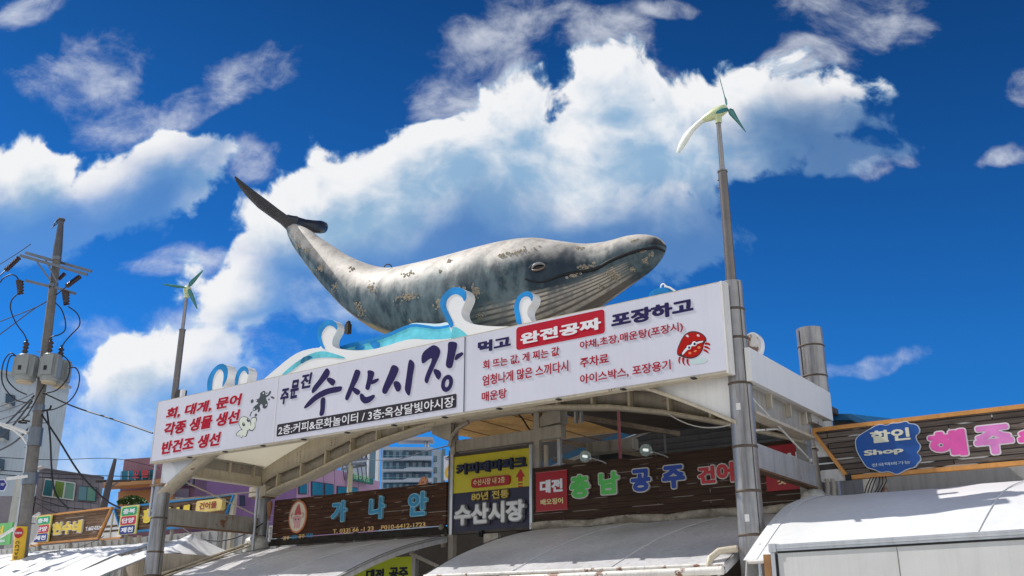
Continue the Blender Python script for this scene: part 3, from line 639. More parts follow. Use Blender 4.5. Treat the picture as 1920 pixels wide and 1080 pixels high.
fs = [(i * NSEG + k, i * NSEG + (k + 1) % NSEG, (i + 1) * NSEG + (k + 1) % NSEG, (i + 1) * NSEG + k) for i in range(NR - 1) for k in range(NSEG)]
fs += [tuple(range(NSEG)), tuple(range((NR - 1) * NSEG, NR * NSEG))]
whale = thing('whale_statue', G(-7.5, WT, 7.3), 'large painted grey whale statue arching over the roof with raised tail flukes', 'statue')
def whale_mat():
    m = bpy.data.materials.new('painted_whale_skin'); m.use_nodes = True; nt = m.node_tree; N = nt.nodes; L = nt.links; b = N['Principled BSDF']
    b.inputs['Roughness'].default_value = .58; b.inputs['Specular IOR Level'].default_value = .25
    def att(n): a = N.new('ShaderNodeAttribute'); a.attribute_name = n; return a.outputs['Fac']
    geo = N.new('ShaderNodeNewGeometry')
    def noise(sc, det, st=(1, 1, 1), r=.6, dist=0):
        mp = N.new('ShaderNodeMapping'); mp.inputs[3].default_value = st; L.new(geo.outputs['Position'], mp.inputs[0]); n = N.new('ShaderNodeTexNoise'); n.inputs['Scale'].default_value = sc; n.inputs['Detail'].default_value = det; n.inputs['Roughness'].default_value = r; n.inputs['Distortion'].default_value = dist; L.new(mp.outputs[0], n.inputs[0]); return n.outputs['Fac']
    def mth(op, a, b_, cl=False):
        n = N.new('ShaderNodeMath'); n.operation = op; n.use_clamp = cl
        for i, v in enumerate((a, b_)):
            if isinstance(v, (int, float)): n.inputs[i].default_value = v
            else: L.new(v, n.inputs[i])
        return n.outputs[0]
    def mr(v, a, c, lo=0., hi=1.):
        n = N.new('ShaderNodeMapRange'); n.interpolation_type = 'SMOOTHSTEP'; L.new(v, n.inputs[0]); n.inputs[1].default_value = a; n.inputs[2].default_value = c; n.inputs[3].default_value = lo; n.inputs[4].default_value = hi; return n.outputs[0]
    def mix(f, a, c):
        x = N.new('ShaderNodeMix'); x.data_type = 'RGBA'; L.new(f, x.inputs[0])
        for i, v in ((6, a), (7, c)):
            if isinstance(v, tuple): x.inputs[i].default_value = (*v, 1)
            else: L.new(v, x.inputs[i])
        return x.outputs[2]
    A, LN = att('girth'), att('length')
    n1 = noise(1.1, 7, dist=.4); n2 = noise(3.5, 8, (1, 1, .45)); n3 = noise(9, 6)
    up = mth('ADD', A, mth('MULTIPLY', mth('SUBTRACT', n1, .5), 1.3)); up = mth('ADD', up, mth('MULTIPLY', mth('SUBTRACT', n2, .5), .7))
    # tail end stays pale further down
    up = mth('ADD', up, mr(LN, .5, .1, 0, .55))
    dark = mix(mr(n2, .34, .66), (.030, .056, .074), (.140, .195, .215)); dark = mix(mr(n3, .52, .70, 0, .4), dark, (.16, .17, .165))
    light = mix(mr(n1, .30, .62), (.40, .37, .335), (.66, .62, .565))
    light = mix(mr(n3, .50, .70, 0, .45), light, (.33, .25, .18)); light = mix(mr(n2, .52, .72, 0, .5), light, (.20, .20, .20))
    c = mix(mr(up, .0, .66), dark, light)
    # dark stripe along the jaw and snout tip
    sn = mth('MULTIPLY', mr(LN, .875, .93), mth('MULTIPLY', mr(A, .98, .70), mr(A, -.05, .12))); c = mix(mth('MULTIPLY', sn, .93), c, (.018, .024, .03))
    vd = N.new('ShaderNodeVectorMath'); vd.operation = 'DISTANCE'; vd.name = 'eye_patch'; L.new(geo.outputs['Position'], vd.inputs[0])
    pd = mth('ADD', vd.outputs['Value'], mth('MULTIPLY', mth('SUBTRACT', n2, .5), .9)); c = mix(mr(pd, .95, .25, 0, .85), c, (.020, .034, .052))
    # cream pleated throat
    pl = mth('MULTIPLY', mr(mth('ADD', A, mth('MULTIPLY', mth('SUBTRACT', n2, .5), .35)), -.42, -.60), mth('MULTIPLY', mr(LN, .46, .62), mr(LN, .835, .765)))
    wv = mth('SINE', mth('MULTIPLY', A, 78), 0.0); gro = mr(mth('ADD', wv, mth('MULTIPLY', n3, .8)), -.3, .5)
    cream = mix(gro, (.20, .17, .14), (.60, .55, .47)); cream = mix(mr(n2, .46, .64, 0, .65), cream, (.17, .17, .18))
    c = mix(pl, c, cream)
    bel = mth('MULTIPLY', mr(mth('ADD', A, mth('MULTIPLY', mth('SUBTRACT', n1, .5), .3)), -.84, -.95), mr(LN, .7, .4)); c = mix(bel, c, (.42, .33, .20))
    L.new(c, b.inputs['Base Color']); bp_ = N.new('ShaderNodeBump'); bp_.inputs['Strength'].default_value = .30; bp_.inputs['Distance'].default_value = .02; L.new(mth('ADD', noise(6, 6), mth('MULTIPLY', mth('MULTIPLY', wv, pl), .6)), bp_.inputs['Height']); L.new(bp_.outputs[0], b.inputs['Normal'])
    return m
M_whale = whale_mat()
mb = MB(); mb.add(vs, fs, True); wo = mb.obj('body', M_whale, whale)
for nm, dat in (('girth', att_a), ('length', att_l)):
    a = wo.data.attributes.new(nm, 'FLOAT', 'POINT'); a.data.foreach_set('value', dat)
BVH = BVHTree.FromPolygons(vs, [f for f in fs if len(f) == 4])
def onwhale(x, y):
    r = ray(x, y).normalized(); h = BVH.ray_cast(Vector((0, 0, EYE)), r)
    return (h[0], h[1] if h[1].dot(r) < 0 else -h[1]) if h[0] is not None else (None, None)
# flukes: sections along the span, offset out of the body plane
M_fluke = mat('dark_fluke_paint', (.040, .042, .052), .3, 0, .4, 1.2, streak=0)
def fluke(secs):
    mb = MB(); rows = []
    for off, a, b in secs:
        p = gp(WT + off); s0, z0 = p.hit(*a); s1, z1 = p.hit(*b); A_, B_ = p.pt(s0, z0), p.pt(s1, z1); c = (A_ + B_) / 2; h = (A_ - B_) / 2; nrm = h.cross(UP.cross(h)).normalized() if h.cross(UP.cross(h)).length > 1e-6 else UP
        ch_ = D * (-h.length * .9) + UP * .15 * h.length      # chord direction
        ring = []
        for k in range(12):
            th = 2 * math.pi * k / 12; ring.append(c + h * math.cos(th) + ch_ * (math.sin(th) * .9) )
        rows.append(ring)
    mb.grid(rows, True, True); mb.add(rows[0], [tuple(range(12))]); mb.add(rows[-1], [tuple(range(12))]); return mb
fluke([(0, (556, 405), (540, 432)), (-.15, (537, 403), (528, 421)), (-.45, (520, 391), (507, 406)), (-.8, (498, 374), (486, 391)), (-1.15, (475, 357), (465, 370)), (-1.45, (457, 343), (450, 352)), (-1.65, (446, 334), (442, 338)), (-1.7, (441.5, 330), (440, 332))]).obj('tail_fluke', M_fluke, whale)
fluke([(0, (540, 402), (545, 430)), (.25, (556, 406), (558, 425)), (.55, (573, 411), (572, 430)), (.9, (590, 413), (588, 437)), (1.2, (602, 413.5), (600, 438)), (1.42, (610, 417), (608, 437)), (1.5, (613, 424), (612, 432))]).obj('tail_fluke', M_fluke, whale)
# mouth line, eye, barnacles
mouth = [(1245.6, 470.5), (1231.6, 464.5), (1214.8, 466.5), (1190.7, 472), (1164, 480.6), (1142.6, 490), (1118.5, 503.5), (1104, 507), (1080, 510.7), (1056, 515.5), (1036.7, 522.8), (1017.4, 528.8), (998, 527.6), (985, 523)]
pts = []
for p in catmull([list(q) for q in mouth], 4):
    h, nn = onwhale(*p)
    if h is not None: pts.append(h + nn * .004)
M_mouth = mat('mouth_line_black', (.012, .012, .014), .4)
MB().tube(pts, [.014 + .022 * math.sin(math.pi * min(1, i / len(pts) + .12)) for i in range(len(pts))], 7).obj('mouth_line', M_mouth, whale)
eh, en = onwhale(1010, 502); M_whale.node_tree.nodes['eye_patch'].inputs[1].default_value = eh + D * .35 - UP * .08; ex = (D - en * D.dot(en)).normalized(); ey = en.cross(ex); rt = Matrix.Rotation(.18, 3, en); ex = rt @ ex; ey = rt @ ey
if ey.z < 0: ey = -ey
mb = MB(); mb.ball(eh, .115, .062, .035, 18, 10, (ex, ey, en)); eye = mb.obj('eye', mat('glossy_black_eye', (.012, .010, .010), .2, spec=.4), whale)
def lid(sgn, w):
    q = []
    for k in range(15):
        a = math.pi * k / 14; q.append(eh + ex * (.135 * math.cos(a)) + ey * (sgn * .070 * math.sin(a)) + en * (.045 * math.sin(a) + .005))
    return MB().tube(q, [.012 + w * math.sin(math.pi * k / 14) for k in range(15)], 8)
M_lid = mat('pale_eyelid_paint', (.26, .26, .27), .4, 0, .3, 8)
lid(1, .018).obj('eyelid', M_lid, whale); lid(-1, .010).obj('eyelid', mat('brown_eyelid_paint', (.22, .16, .12), .4), whale)
lid2 = []
for k in range(12):
    a = math.pi * (.1 + .8 * k / 11); lid2.append(eh + ex * (.20 * math.cos(a)) + ey * (.125 * math.sin(a)) + en * .01)
MB().tube(lid2, .012, 6).obj('eye_crease', mat('crease_dark', (.05, .06, .07), .5), whale)
M_barn = mat('barnacle_cream', (.46, .40, .31), .8, 0, .35, 14); M_barnd = mat('barnacle_hole', (.06, .045, .03), .9)
rb = random.Random(3)
for x, y, a, b, rot, n in ((1100, 501, 19, 5, -.2, 46), (1075, 515.5, 13, 5, -.2, 30), (1150, 516, 17, 10, .5, 55), (1186, 506, 6, 6, 0, 14), (1210, 489, 9, 6, 0, 22), (1205, 472, 10, 3, -.3, 14), (892, 547, 10, 13, 0, 60), (861, 542, 12, 6, 0, 24), (901, 595, 9, 9, 0, 26), (974, 472, 27, 5, -.18, 56), (1191, 451, 9, 2.5, -.3, 14), (1087, 465, 12, 3, 0, 20),
                          (766, 556, 21, 9, -.2, 90), (696, 538, 9, 9, 0, 40), (601, 503, 8, 7, .4, 40), (577, 470, 6, 5, .4, 22), (558.5, 462, 4, 5, .4, 14), (628, 539, 6, 9, .2, 36), (674, 577, 8, 17, -.45, 60), (823, 566, 7, 12, 0, 40), (765, 514, 14, 5, -.4, 36), (658, 505, 6, 5, 0, 18), (826, 509, 4, 4, 0, 12), (842, 490, 8, 3, -.3, 14), (940, 480, 10, 5, 0, 12), (770, 604, 7, 5, 0, 12), (1130, 538, 6, 5, 0, 10), (1222, 478, 6, 3, 0, 10)):
    mb = MB(); md = MB()
    for _ in range(int(n * .8)):
        u = rb.gauss(0, .45); v = rb.gauss(0, .45); px = x + u * a * math.cos(rot) - v * b * math.sin(rot); py = y + u * a * math.sin(rot) + v * b * math.cos(rot)
        h, nn = onwhale(px, py)
        if h is None: continue
        r = rb.uniform(.012, .030); t1 = nn.orthogonal().normalized(); t2 = nn.cross(t1)
        k = rb.uniform(.5, 1.1); ring = lambda rr, hh, n_=7: [h + (t1 * math.cos(6.283 * j / n_) + t2 * math.sin(6.283 * j / n_)) * rr + nn * hh for j in range(n_)]
        mb.grid([ring(r, -.01), ring(r * .8, r * .7 * k), ring(r * .55, r * .95 * k), ring(r * .35, r * .6 * k)], True, True)
        md.add(ring(r * .45, r * .72 * k), [tuple(range(7))])
    if mb.v:
        o = mb.obj('barnacle_patch', M_barn, whale); md.obj('barnacle_openings', M_barnd, o)
for s in (-10.1, -5.0, -7.6):
    mb = MB(); mb.tube([G(s, WT, 6.7), G(s, WT, 8.0)], .07, 8); mb.obj('support_post', M_greybeam, whale)
h, nn = onwhale(727, 505)
if h is not None:
    mb = MB(); mb.tube([h + Vector((.09 * math.cos(a), 0, .05 + .08 * math.sin(a))) for a in [math.pi * k / 8 for k in range(9)]], .014, 6); mb.obj('lifting_eye', M_dark, whale)
mb = MB(); mb.box(G(-10.08, WT - .45, 8.35), D, .06, .06, .12); mb.ball(G(-10.08, WT - .45, 8.5), .06); mb.obj('mount_lug', M_dark, whale)

# ================================================================== wave cut-outs
M_wave = mat('white_wave_paint', (.90, .90, .91), .4, 0, .03, 1); M_wblue = mat('blue_wave_paint', (.003, .25, .64), .5, 0, .35, 1.6, spec=.2); M_turq = mat('turquoise_wave_paint', (.13, .58, .74), .45, 0, .4, 1.6, spec=.2)
def wave(label, t, th, body, crest=(), patches=(), sm=1, group=None, m=None):
    pl = gp(t); q = [pl.hit(*p) for p in body]; z = [v[1] for v in q]; s = [v[0] for v in q]
    o = thing('wave_cutout', G(sum(s) / len(s), t, min(z)), label, 'wave ornament', 'wave cut-outs along the gate top')
    mb = MB(); plate(mb, pl, body, -th, th, sm); mb.obj('board', m or M_wave, o)
    for c in crest: mb = MB(); plate(mb, pl, c, .003, .006, sm); mb.obj('crest', M_wblue, o)
    for c, mm in patches: mb = MB(); plate(mb, pl, c, .002, .004, sm); mb.obj('painted_patch', mm, o)
    return o
wave('leftmost small white wave curl with a wide blue rim', .30, .28, [(391, 745), (388, 720), (393, 702), (404, 687), (416, 681), (425, 685), (428, 697), (426, 710), (418, 726), (424, 745)],
     [[(391, 745), (388, 720), (393, 702), (404, 687), (416, 681), (425, 685), (428, 697), (426, 710), (418, 726), (417, 723), (420, 708), (419, 696), (411, 691), (403, 700), (398, 716), (397, 745)]])
wave('second small white wave curl, thin blue rim, right beside the leftmost curl', .30, .26, [(442, 735), (440, 714), (445, 696), (454, 687), (463, 687), (467, 697), (464, 710), (462, 720), (466, 735)],
     [[(442, 735), (440, 714), (445, 696), (454, 687), (463, 687), (467, 697), (465, 704), (461, 695), (455, 695), (449, 704), (446, 718), (446, 735)]])
main = [(480, 725), (492, 713), (517, 692), (540, 672.5), (562, 659), (585, 653), (603, 651.5), (598, 640), (594.5, 622), (601, 606.5), (614, 599), (627, 601), (633.5, 610.6), (631, 622), (624.5, 633), (622, 644), (626, 651.5), (645, 655.5), (669, 657.5), (697, 655.6), (725, 648.6), (753, 639), (776, 635), (800, 637), (838, 636), (880, 628), (892, 640), (700, 690), (500, 735)]
wave('long white wave cut-out with one tall curl above the large brush lettering', .34, .22, main, [[(604, 653), (597, 638), (594.5, 622), (601, 606.5), (614, 599), (627, 601), (633.5, 610.6), (632, 620), (627, 613), (617, 609.5), (608, 616), (602, 628), (604, 642), (611, 655)]],
     [([(524.5, 706), (549, 683.7), (568, 671), (588, 660.7), (607.5, 657.8), (630, 664), (650, 671), (641, 672.5), (619, 670), (596, 671), (579, 674.7), (562, 684), (540, 700.6)], M_turq), ([(563, 684), (565, 672), (578, 666), (589, 670), (578, 675)], M_wblue)])
wave('long turquoise water band with dark blue upper edge lying just under the whale', .62, .12, [(615, 668), (630, 655), (641, 647.5), (692, 636), (726, 626), (759, 611), (776, 606.5), (800, 610), (821, 613), (846, 608), (900, 640), (900, 650), (700, 690)], [[(630, 656), (641, 647.5), (692, 636), (726, 626), (759, 611), (776, 606.5), (800, 610), (821, 613), (847, 608), (848, 612), (821, 618), (800, 615), (776, 612), (759, 617), (726, 633), (692, 643), (650, 653)]],
     [([(692, 640), (700, 655), (712, 654), (712, 640)], M_wblue), ([(664, 650), (668, 657), (683, 655), (683, 646)], M_wblue)], m=M_turq)
wave('white foam strip lying between the whale belly and the turquoise band', .72, .10, [(750, 618), (765, 609), (776, 605), (798, 606), (821, 607.5), (840, 603), (850, 612), (846, 620), (776, 625)])
dd = [(846, 625), (843, 611), (832, 590), (825, 573), (827, 558.5), (837, 545.6), (851, 538), (865, 539.5), (874, 546), (876, 557), (870, 571), (864, 583), (866.5, 595), (874, 603), (892, 609), (923, 612), (965, 612), (975, 622), (900, 645), (850, 645)]
wave('tallest white wave curl with bright blue crest in front of the whale belly', .26, .28, dd, [[(846, 616), (843, 611), (832, 590), (825, 573), (827, 558.5), (837, 545.6), (851, 538), (865, 539.5), (874, 546), (875.5, 557), (871, 567), (867, 557), (857, 551), (847, 553), (838, 562), (836, 575), (844, 592), (852, 609)]],
     [([(846, 620), (852, 611), (868, 620), (884, 636), (846, 645)], M_turq)])
wave('white wave curl with blue crest standing under the whale throat', .28, .26, [(972, 618), (965, 588), (964, 573), (968.5, 559), (979, 549), (990, 545.5), (998, 549), (1000, 558), (997, 568), (990, 577), (988, 588), (993, 598), (1004, 612)],
     [[(972, 618), (965, 588), (964, 573), (968.5, 559), (979, 549), (990, 545.5), (998, 549), (1000, 558), (997, 567), (995, 559), (988, 555), (979, 558), (974, 567), (973, 580), (977, 596), (980, 618)]])
w = wave('blue dome shaped wave top with a small ring eyelet peeking over the banner', .5, .1, [(1213, 565), (1217, 551), (1223, 544.5), (1233, 540), (1245, 538.5), (1256, 541.5), (1266, 548), (1268, 565)], m=M_wblue)
mb = MB(); c = gp(.5).hit(1241, 536); mb.tube([G(c[0] + .045 * math.cos(a), .55, c[1] + .05 * math.sin(a)) for a in [2 * math.pi * k / 16 for k in range(17)]], .015, 6, False); mb.obj('eyelet', M_wave, w)
mb = MB(); pp = [gp(.5).hit(*p) for p in ((1246, 537.5), (1256, 540.5), (1266, 547))]; mb.tube([G(s, .5, z + .01) for s, z in pp], .02, 6); mb.obj('white_rim', M_wave, w)
pl = gp(.9); s, z = pl.hit(1409, 648)
o = thing('wave_cutout', G(s, .9, z - .22), 'round white curl back streaked with rust peeking past the front right pillar', 'wave ornament', 'wave cut-outs along the gate top')
mb = MB(); splate(mb, pl, ell(s, z, .17, .235, -.15), -.16, .16); mb.obj('board', M_wave, o); mb = MB(); splate(mb, pl, ell(s - .005, z, .145, .205, -.15), .002, .004); mb.obj('rusty_face', mat('rust_streaked_white', (.78, .76, .72), .6, 0, .08, 3, rust=.75, rs=9), o)

# ================================================================== wind turbines
M_teal = mat('teal_blade', (.07, .25, .23), .3, .0, .12, 4); M_lime = mat('lime_white_housing', (.66, .72, .42), .3, 0, .12, 5); M_mast = mat('galvanised_mast', (.17, .155, .15), .3, .55, .12, 3, streak=.3)
def turbine(s, t, z0, zm, zt, label, axis, roll, fin):
    c = G(s, t, zt); o = thing('wind_turbine', G(s, t, z0), label, 'wind turbine', 'small wind turbines on masts')
    mb = MB(); mb.tube([G(s, t, z0), G(s, t, zm)], [.088, .078], 18); mb.tube([G(s, t, zm), G(s, t, zm + .03)], [.088, .088], 18)
    for k in range(2): mb.ball(G(s, t, zm - .12 - .15 * k) - D * .085, .022, n=8, m=6)
    mb.obj('lower_mast', M_mast, o)
    mb = MB(); mb.tube([G(s, t, zm), G(s, t, zt - .14)], [.046, .040], 14); mb.obj('upper_mast', mat('steel_mast', (.26, .25, .25), .22, .8, .1, 3), o)
    ax = Vector(axis).normalized(); sd = UP.cross(ax).normalized(); up2 = ax.cross(sd)
    mb = MB(); mb.tube([c - UP * .22, c - UP * .12, c - UP * .03], [.058, .062, .09], 12)
    sec = [(.20, .02), (.17, .075), (.08, .10), (-.05, .105), (-.18, .085), (-.30, .055)]
    mb.tube([c + ax * a for a, r in sec], [r for a, r in sec], 14); mb.obj('nacelle', M_lime, o)
    # drooping tail: a tapered boom widening to an oval fin
    mb = MB(); rows = []
    for k, (a, dz, hw, hh) in enumerate([(.20, .0, .06, .06), (.36, -.02, .042, .055), (.50, -.08, .036, .065), (.62, -.17, .030, .085), (.72, -.27, .02, .08), (.80, -.36, .01, .03)]):
        p = c - ax * a * fin + UP * dz * fin; rows.append([p + sd * (hw * math.cos(2 * math.pi * j / 10)) + (UP * .75 + ax * .5 * -1) .normalized() * (hh * math.sin(2 * math.pi * j / 10)) for j in range(10)])
    mb.grid(rows, True, True); mb.add(rows[-1], [tuple(range(10))]); mb.obj('tail_fin', mat('white_fin', (.80, .84, .78), .3), o)
    hub = c + ax * .20
    for k in range(3):
        a = roll + k * 2 * math.pi / 3; rd = sd * math.cos(a) + up2 * math.sin(a); tg = ax.cross(rd); rows = []
        for r, w, tw in ((.05, .035, .9), (.12, .075, .75), (.22, .07, .5), (.36, .052, .3), (.52, .034, .16), (.62, .02, .1), (.64, .006, .1)):
            q = tg * math.cos(tw) + ax * math.sin(tw); nn = rd.cross(q); p = hub + rd * r - tg * .0
            rows.append([p + q * w, p + nn * w * .16, p - q * w * .7, p - nn * w * .1])
        mb = MB(); mb.grid(rows, True, True); mb.add(rows[0], [(0, 1, 2, 3)]); mb.add(rows[-1], [(0, 1, 2, 3)]); mb.obj('blade', M_teal, o)
    return o
zr = [hit(*p, .42)[1] for p in ((1349, 325), (1342, 212))]; turbine(.03, .42, 7.12, zr[0], zr[1], 'wind turbine on the front right pillar with white tail fin drooping left', (.74, -.66, .12), math.radians(94), 1.12)
zl = [hit(*p, .40)[1] for p in ((346, 618), (352, 543))]; turbine(-15.32, .42, 4.95, zl[0], zl[1], 'wind turbine on the front left pillar with three teal blades facing forward', (.35, -.93, .02), math.radians(58), .8)
fl = thing('floodlight', G(-14.95, .6, 7.03), 'small black floodlight box on the left end of the gate top', 'floodlight')
m = MB(); m.box(G(-15.02, .4, 7.22), D, .11, .09, .13); m.obj('housing', M_black, fl); m = MB(); m.box(G(-14.86, .33, 7.22), D, .04, .05, .11); m.obj('lens', M_wtext, fl)
m = MB(); m.bar(G(-15.02, .4, 7.03), G(-15.02, .4, 7.1), .05, .05); m.obj('bracket', M_black, fl)
# ================================================================== stall signs on the shop front
M_wood = planks('dark_stained_planks', (.062, .026, .014), (.085, .036, .018), .105, (.018, .009, .006), (.36, .31, .26), 1.9, .014)
M_wood2 = planks('dark_brown_planks', (.050, .026, .016), (.066, .034, .020), .12, (.014, .009, .007), (.30, .27, .24), 2.3, .012)
M_woodg = planks('weathered_grey_planks', (.105, .08, .065), (.18, .145, .12), .10, (.025, .02, .018), (.55, .53, .50), 1.4, .022)
M_woodl = planks('sunny_brown_planks', (.15, .085, .05), (.21, .125, .07), .09, (.04, .02, .012), (.5, .45, .38), 1.2, .014)
M_orange = mat('orange_trim', (.66, .30, .08), .5, 0, .15, 3, streak=.25); M_btrim = mat('blue_trim', (.02, .22, .50), .5, 0, .1, 3)
M_gold = mat('gold_lettering', (.85, .55, .20), .45); M_skyb = mat('sky_blue_letters', (.03, .28, .50), .4); M_lblue = mat('light_blue_edge', (.30, .58, .74), .5)
M_green = mat('green_letters', (.10, .55, .10), .4); M_blue = mat('royal_blue_letters', (.015, .06, .36), .4); M_redl = mat('red_letters', (.55, .03, .04), .4); M_edge = mat('pale_letter_edge', (.66, .62, .58), .5)
M_yel = mat('yellow_letters', (.80, .58, .05), .45); M_redp = mat('deep_red_panel', (.38, .012, .02), .45, 0, .06, 2); M_navyp = mat('dark_navy_panel', (.018, .016, .045), .4, 0, .2, 2); M_ylp = mat('mustard_yellow_panel', (.56, .48, .03), .45, 0, .08, 2)
M_pale = mat('pale_yellow_text', (.80, .72, .35), .5)
def letters3d(body, pl, bl, tr, m, me_, par, off=.004, depth=.05, bold=.045, name='lettering'):
    (s0, z0), (s1, z1) = pl.hit(*bl), pl.hit(*tr); g_ = .022
    text(body, pl, (s0 - g_, z0 - g_), (s1 + g_, z1 + g_), me_, par, 'letter_body', off, depth, bold + .035, 0, False)
    return text(body, pl, (s0, z0), (s1, z1), m, par, name, off + depth + .002, .006, bold, 0, False)
SPZ = 3.62
sp_ = gp(SPZ)
def board(name, label, s0, s1, z0, z1, m, t=SPZ, th=.07, frame=None):
    o = thing(name, G((s0 + s1) / 2, t, z0), label, 'sign')
    mb = MB(); mb.gbox(s0, s1, t, t + th, z0, z1); mb.obj('plank_board', m, o)
    mb = MB(); n = max(2, int((s1 - s0) / 2.2))
    for k in range(n + 1):
        s = s0 + .15 + (s1 - s0 - .3) * k / n; p = MB(); p.gbox(s - .04, s + .04, t + th + .002, t + th + .08, z0 - .5, z1 - .03); p.obj('back_post', M_greybeam, o)
    if frame:
        for a, b, c, d in ((s0 - .03, s1 + .03, z1, z1 + .05), (s0 - .03, s1 + .03, z0 - .05, z0)):
            p = MB(); p.gbox(a, b, t - .012, t + th, c, d); p.obj('frame_rail', frame, o)
    return o
# --- dark sign, blue letters
kz0, kz1 = 3.88, 4.88
kan = board('shop_sign', 'dark red brown plank sign with three blue letters and a squid emblem', -14.86, -8.80, kz0, kz1, M_wood)
for ch_, bl, tr in (('가', (624.4, 979.4), (653, 939)), ('나', (695.3, 973.6), (724.5, 931)), ('안', (768.6, 968.3), (804, 921.5))):
    letters3d(ch_, sp_, bl, tr, M_skyb, M_lblue, kan, depth=.07, bold=.03)
text('T. 033) 66 -1 23   .P010-6412-1723', sp_, (624, 1003), (798, 978.6), M_gold, kan, bold=.022)
for w_, a, b, m in (('경주', 530.5, 543.5, M_gold), ('대전', 545, 558, M_skyb), ('공주', 559.5, 572, M_gold), ('제천', 573.5, 587, M_skyb)):
    f = (a - 530.5) / 56.5 * -6.5; text(w_, sp_, (a, 1013 + f), (b, 1004.5 + f), m, kan, bold=.02)
em = bpy.data.objects.new('squid_emblem', None); COL.objects.link(em); em.parent = kan
c = sp_.hit(559.7, 969)
def ep(q, off, m, nm, th=.004): b = MB(); splate(b, sp_, q, off, th); b.obj(nm, m, em)
ep(ell(c[0], c[1], .345, .425, -.05), .002, mat('emblem_orange_rim', (.62, .20, .10), .5), 'rim', .03); ep(ell(c[0], c[1], .30, .38, -.05), .033, mat('emblem_cream', (.72, .66, .52), .5), 'disc')
M_sq = mat('squid_red', (.55, .09, .09), .5); M_sqp = mat('squid_pink', (.66, .36, .36), .5)
sq = lambda pts: [(c[0] + x, c[1] + y) for x, y in pts]
ep([(v[0], v[1]) for v in chaikin([Vector(p) for p in sq([(-.13, .03), (-.10, .16), (-.02, .30), (.04, .34), (.06, .28), (.12, .14), (.14, .02), (.02, .06)])], 2)], .039, M_sq, 'cap')
ep([(v[0], v[1]) for v in chaikin([Vector(p) for p in sq([(-.14, .04), (.13, .02), (.15, -.10), (.11, -.22), (.13, -.30), (.06, -.31), (.05, -.25), (.02, -.33), (-.03, -.25), (-.08, -.33), (-.12, -.28), (-.09, -.20), (-.16, -.10)])], 2)], .039, M_sqp, 'head')
for sgn in (-1, 1):
    b = MB(); b.tube([sp_.pt(c[0] + sgn * x, c[1] + y, .045) for x, y in ((.13, -.04), (.21, -.02), (.24, .05), (.20, .10), (.16, .07))], .016, 6); b.obj('arm', M_sqp, em)
    ep(ell(c[0] + sgn * .055, c[1] - .07, .018, .022), .045, M_black, 'eye')
b = MB(); b.gbox(-14.95, -8.75, SPZ - .02, SPZ + .10, kz0 - .20, kz0 - .10); b.gbox(-14.9, -8.8, SPZ + .0, SPZ + .08, kz0 - .098, kz0 - .03); b.obj('burnt_base_rail', mat('charred_timber', (.03, .025, .02), .9, 0, .5, 6), kan)
b = MB(); b.ball(G(-13.35 + 4.45 + 0, SPZ - .03, kz0 - .05), .07); b.obj('wire_bundle', mat('old_wires', (.22, .19, .15), .8, 0, .4, 12), kan)
for z in (4.0, 4.15, 4.32, 4.48):
    b = MB(); b.tube([G(-15.0, SPZ - .03, z), G(-14.86, SPZ - .03, z)], .012, 6); b.obj('side_rung', M_alu, kan)
b = MB(); b.tube([G(-15.02, SPZ - .05, 3.75), G(-15.0, SPZ - .05, 4.6)], .018, 6); b.obj('side_rail', M_alu, kan)
# ice-cream shaped bracket beside it
b = MB(); b.tube([G(-14.98, SPZ - .06, z) for z in (4.35, 4.55, 4.75, 4.86)], [.01, .05, .08, .06], 10); tag(b.obj('rusty_cone', mat('rusty_cone_brown', (.32, .15, .08), .7, 0, .3, 8)), 'small brown cone shaped ornament hanging beside the left end of the blue letter sign', 'ornament')
sh = thing('shell_ornament', G(-10.2, SPZ + .02, kz1), 'small orange shell ornament on top of the plank sign with blue letters', 'ornament'); c2 = sp_.hit(793, 903)
b = MB()
for k in range(5):
    a = math.radians(30 + 30 * k); b.ball(G(c2[0] + .09 * math.cos(a), SPZ + .03, kz1 + .03 + .10 * math.sin(a)), .05, .05, .07, 8, 6)
b.obj('shell', mat('shell_orange', (.70, .33, .20), .5), sh); b = MB(); b.gbox(c2[0] - .16, c2[0] + .10, SPZ, SPZ + .06, kz1, kz1 + .03); b.obj('foot', mat('shell_orange', (.70, .33, .20)), sh)
# --- tall yellow / navy sign
ver = thing('tall_sign', G(-7.45, 3.6, 3.68), 'tall backlit box sign, yellow above and dark navy below, in an aluminium frame', 'sign')
vp = gp(3.60)
v0, v1 = -8.56, -6.36; z00, z11, zm = 3.70, 5.44, 4.58
b = MB(); b.gbox(v0, v1, 3.6, 3.7, zm + .003, z11); b.obj('yellow_panel', M_ylp, ver)
b = MB(); b.gbox(v0, v1, 3.6, 3.7, z00, zm - .003); b.obj('navy_panel', M_navyp, ver)
for a, b2, c3, d in ((v0 - .07, v0 - .002, z00 - .06, z11 + .06), (v1 + .002, v1 + .07, z00 - .06, z11 + .06)):
    b = MB(); b.gbox(a, b2, 3.56, 3.72, c3, d); b.obj('side_frame', M_alu, ver)
b = MB(); b.gbox(v0, v1, 3.57, 3.72, z00 - .06, z00 - .003); b.obj('rail', M_dark, ver); b = MB(); b.gbox(v0, v1, 3.57, 3.72, z11 + .003, z11 + .06); b.obj('rail', M_dark, ver)
M_nv = mat('navy_lettering_thick', (.012, .014, .05), .4)
(s0, z0), (s1, z1) = vp.hit(858, 892), vp.hit(989, 855)
text('커피테마파크', vp, (s0, z0), (s1, z1), M_nv, ver, 'lettering', .004, .06, .055, 0, False)
text('커피테마파크', vp, (s0 + .03, z0 + .03), (s1 - .03, z1 - .03), mat('dull_blue_face', (.03, .035, .07), .4), ver, 'lettering', .066, .004, .0, 0, False)
(s0, z0), (s1, z1) = vp.hit(886, 915.6), vp.hit(957.9, 890.5)
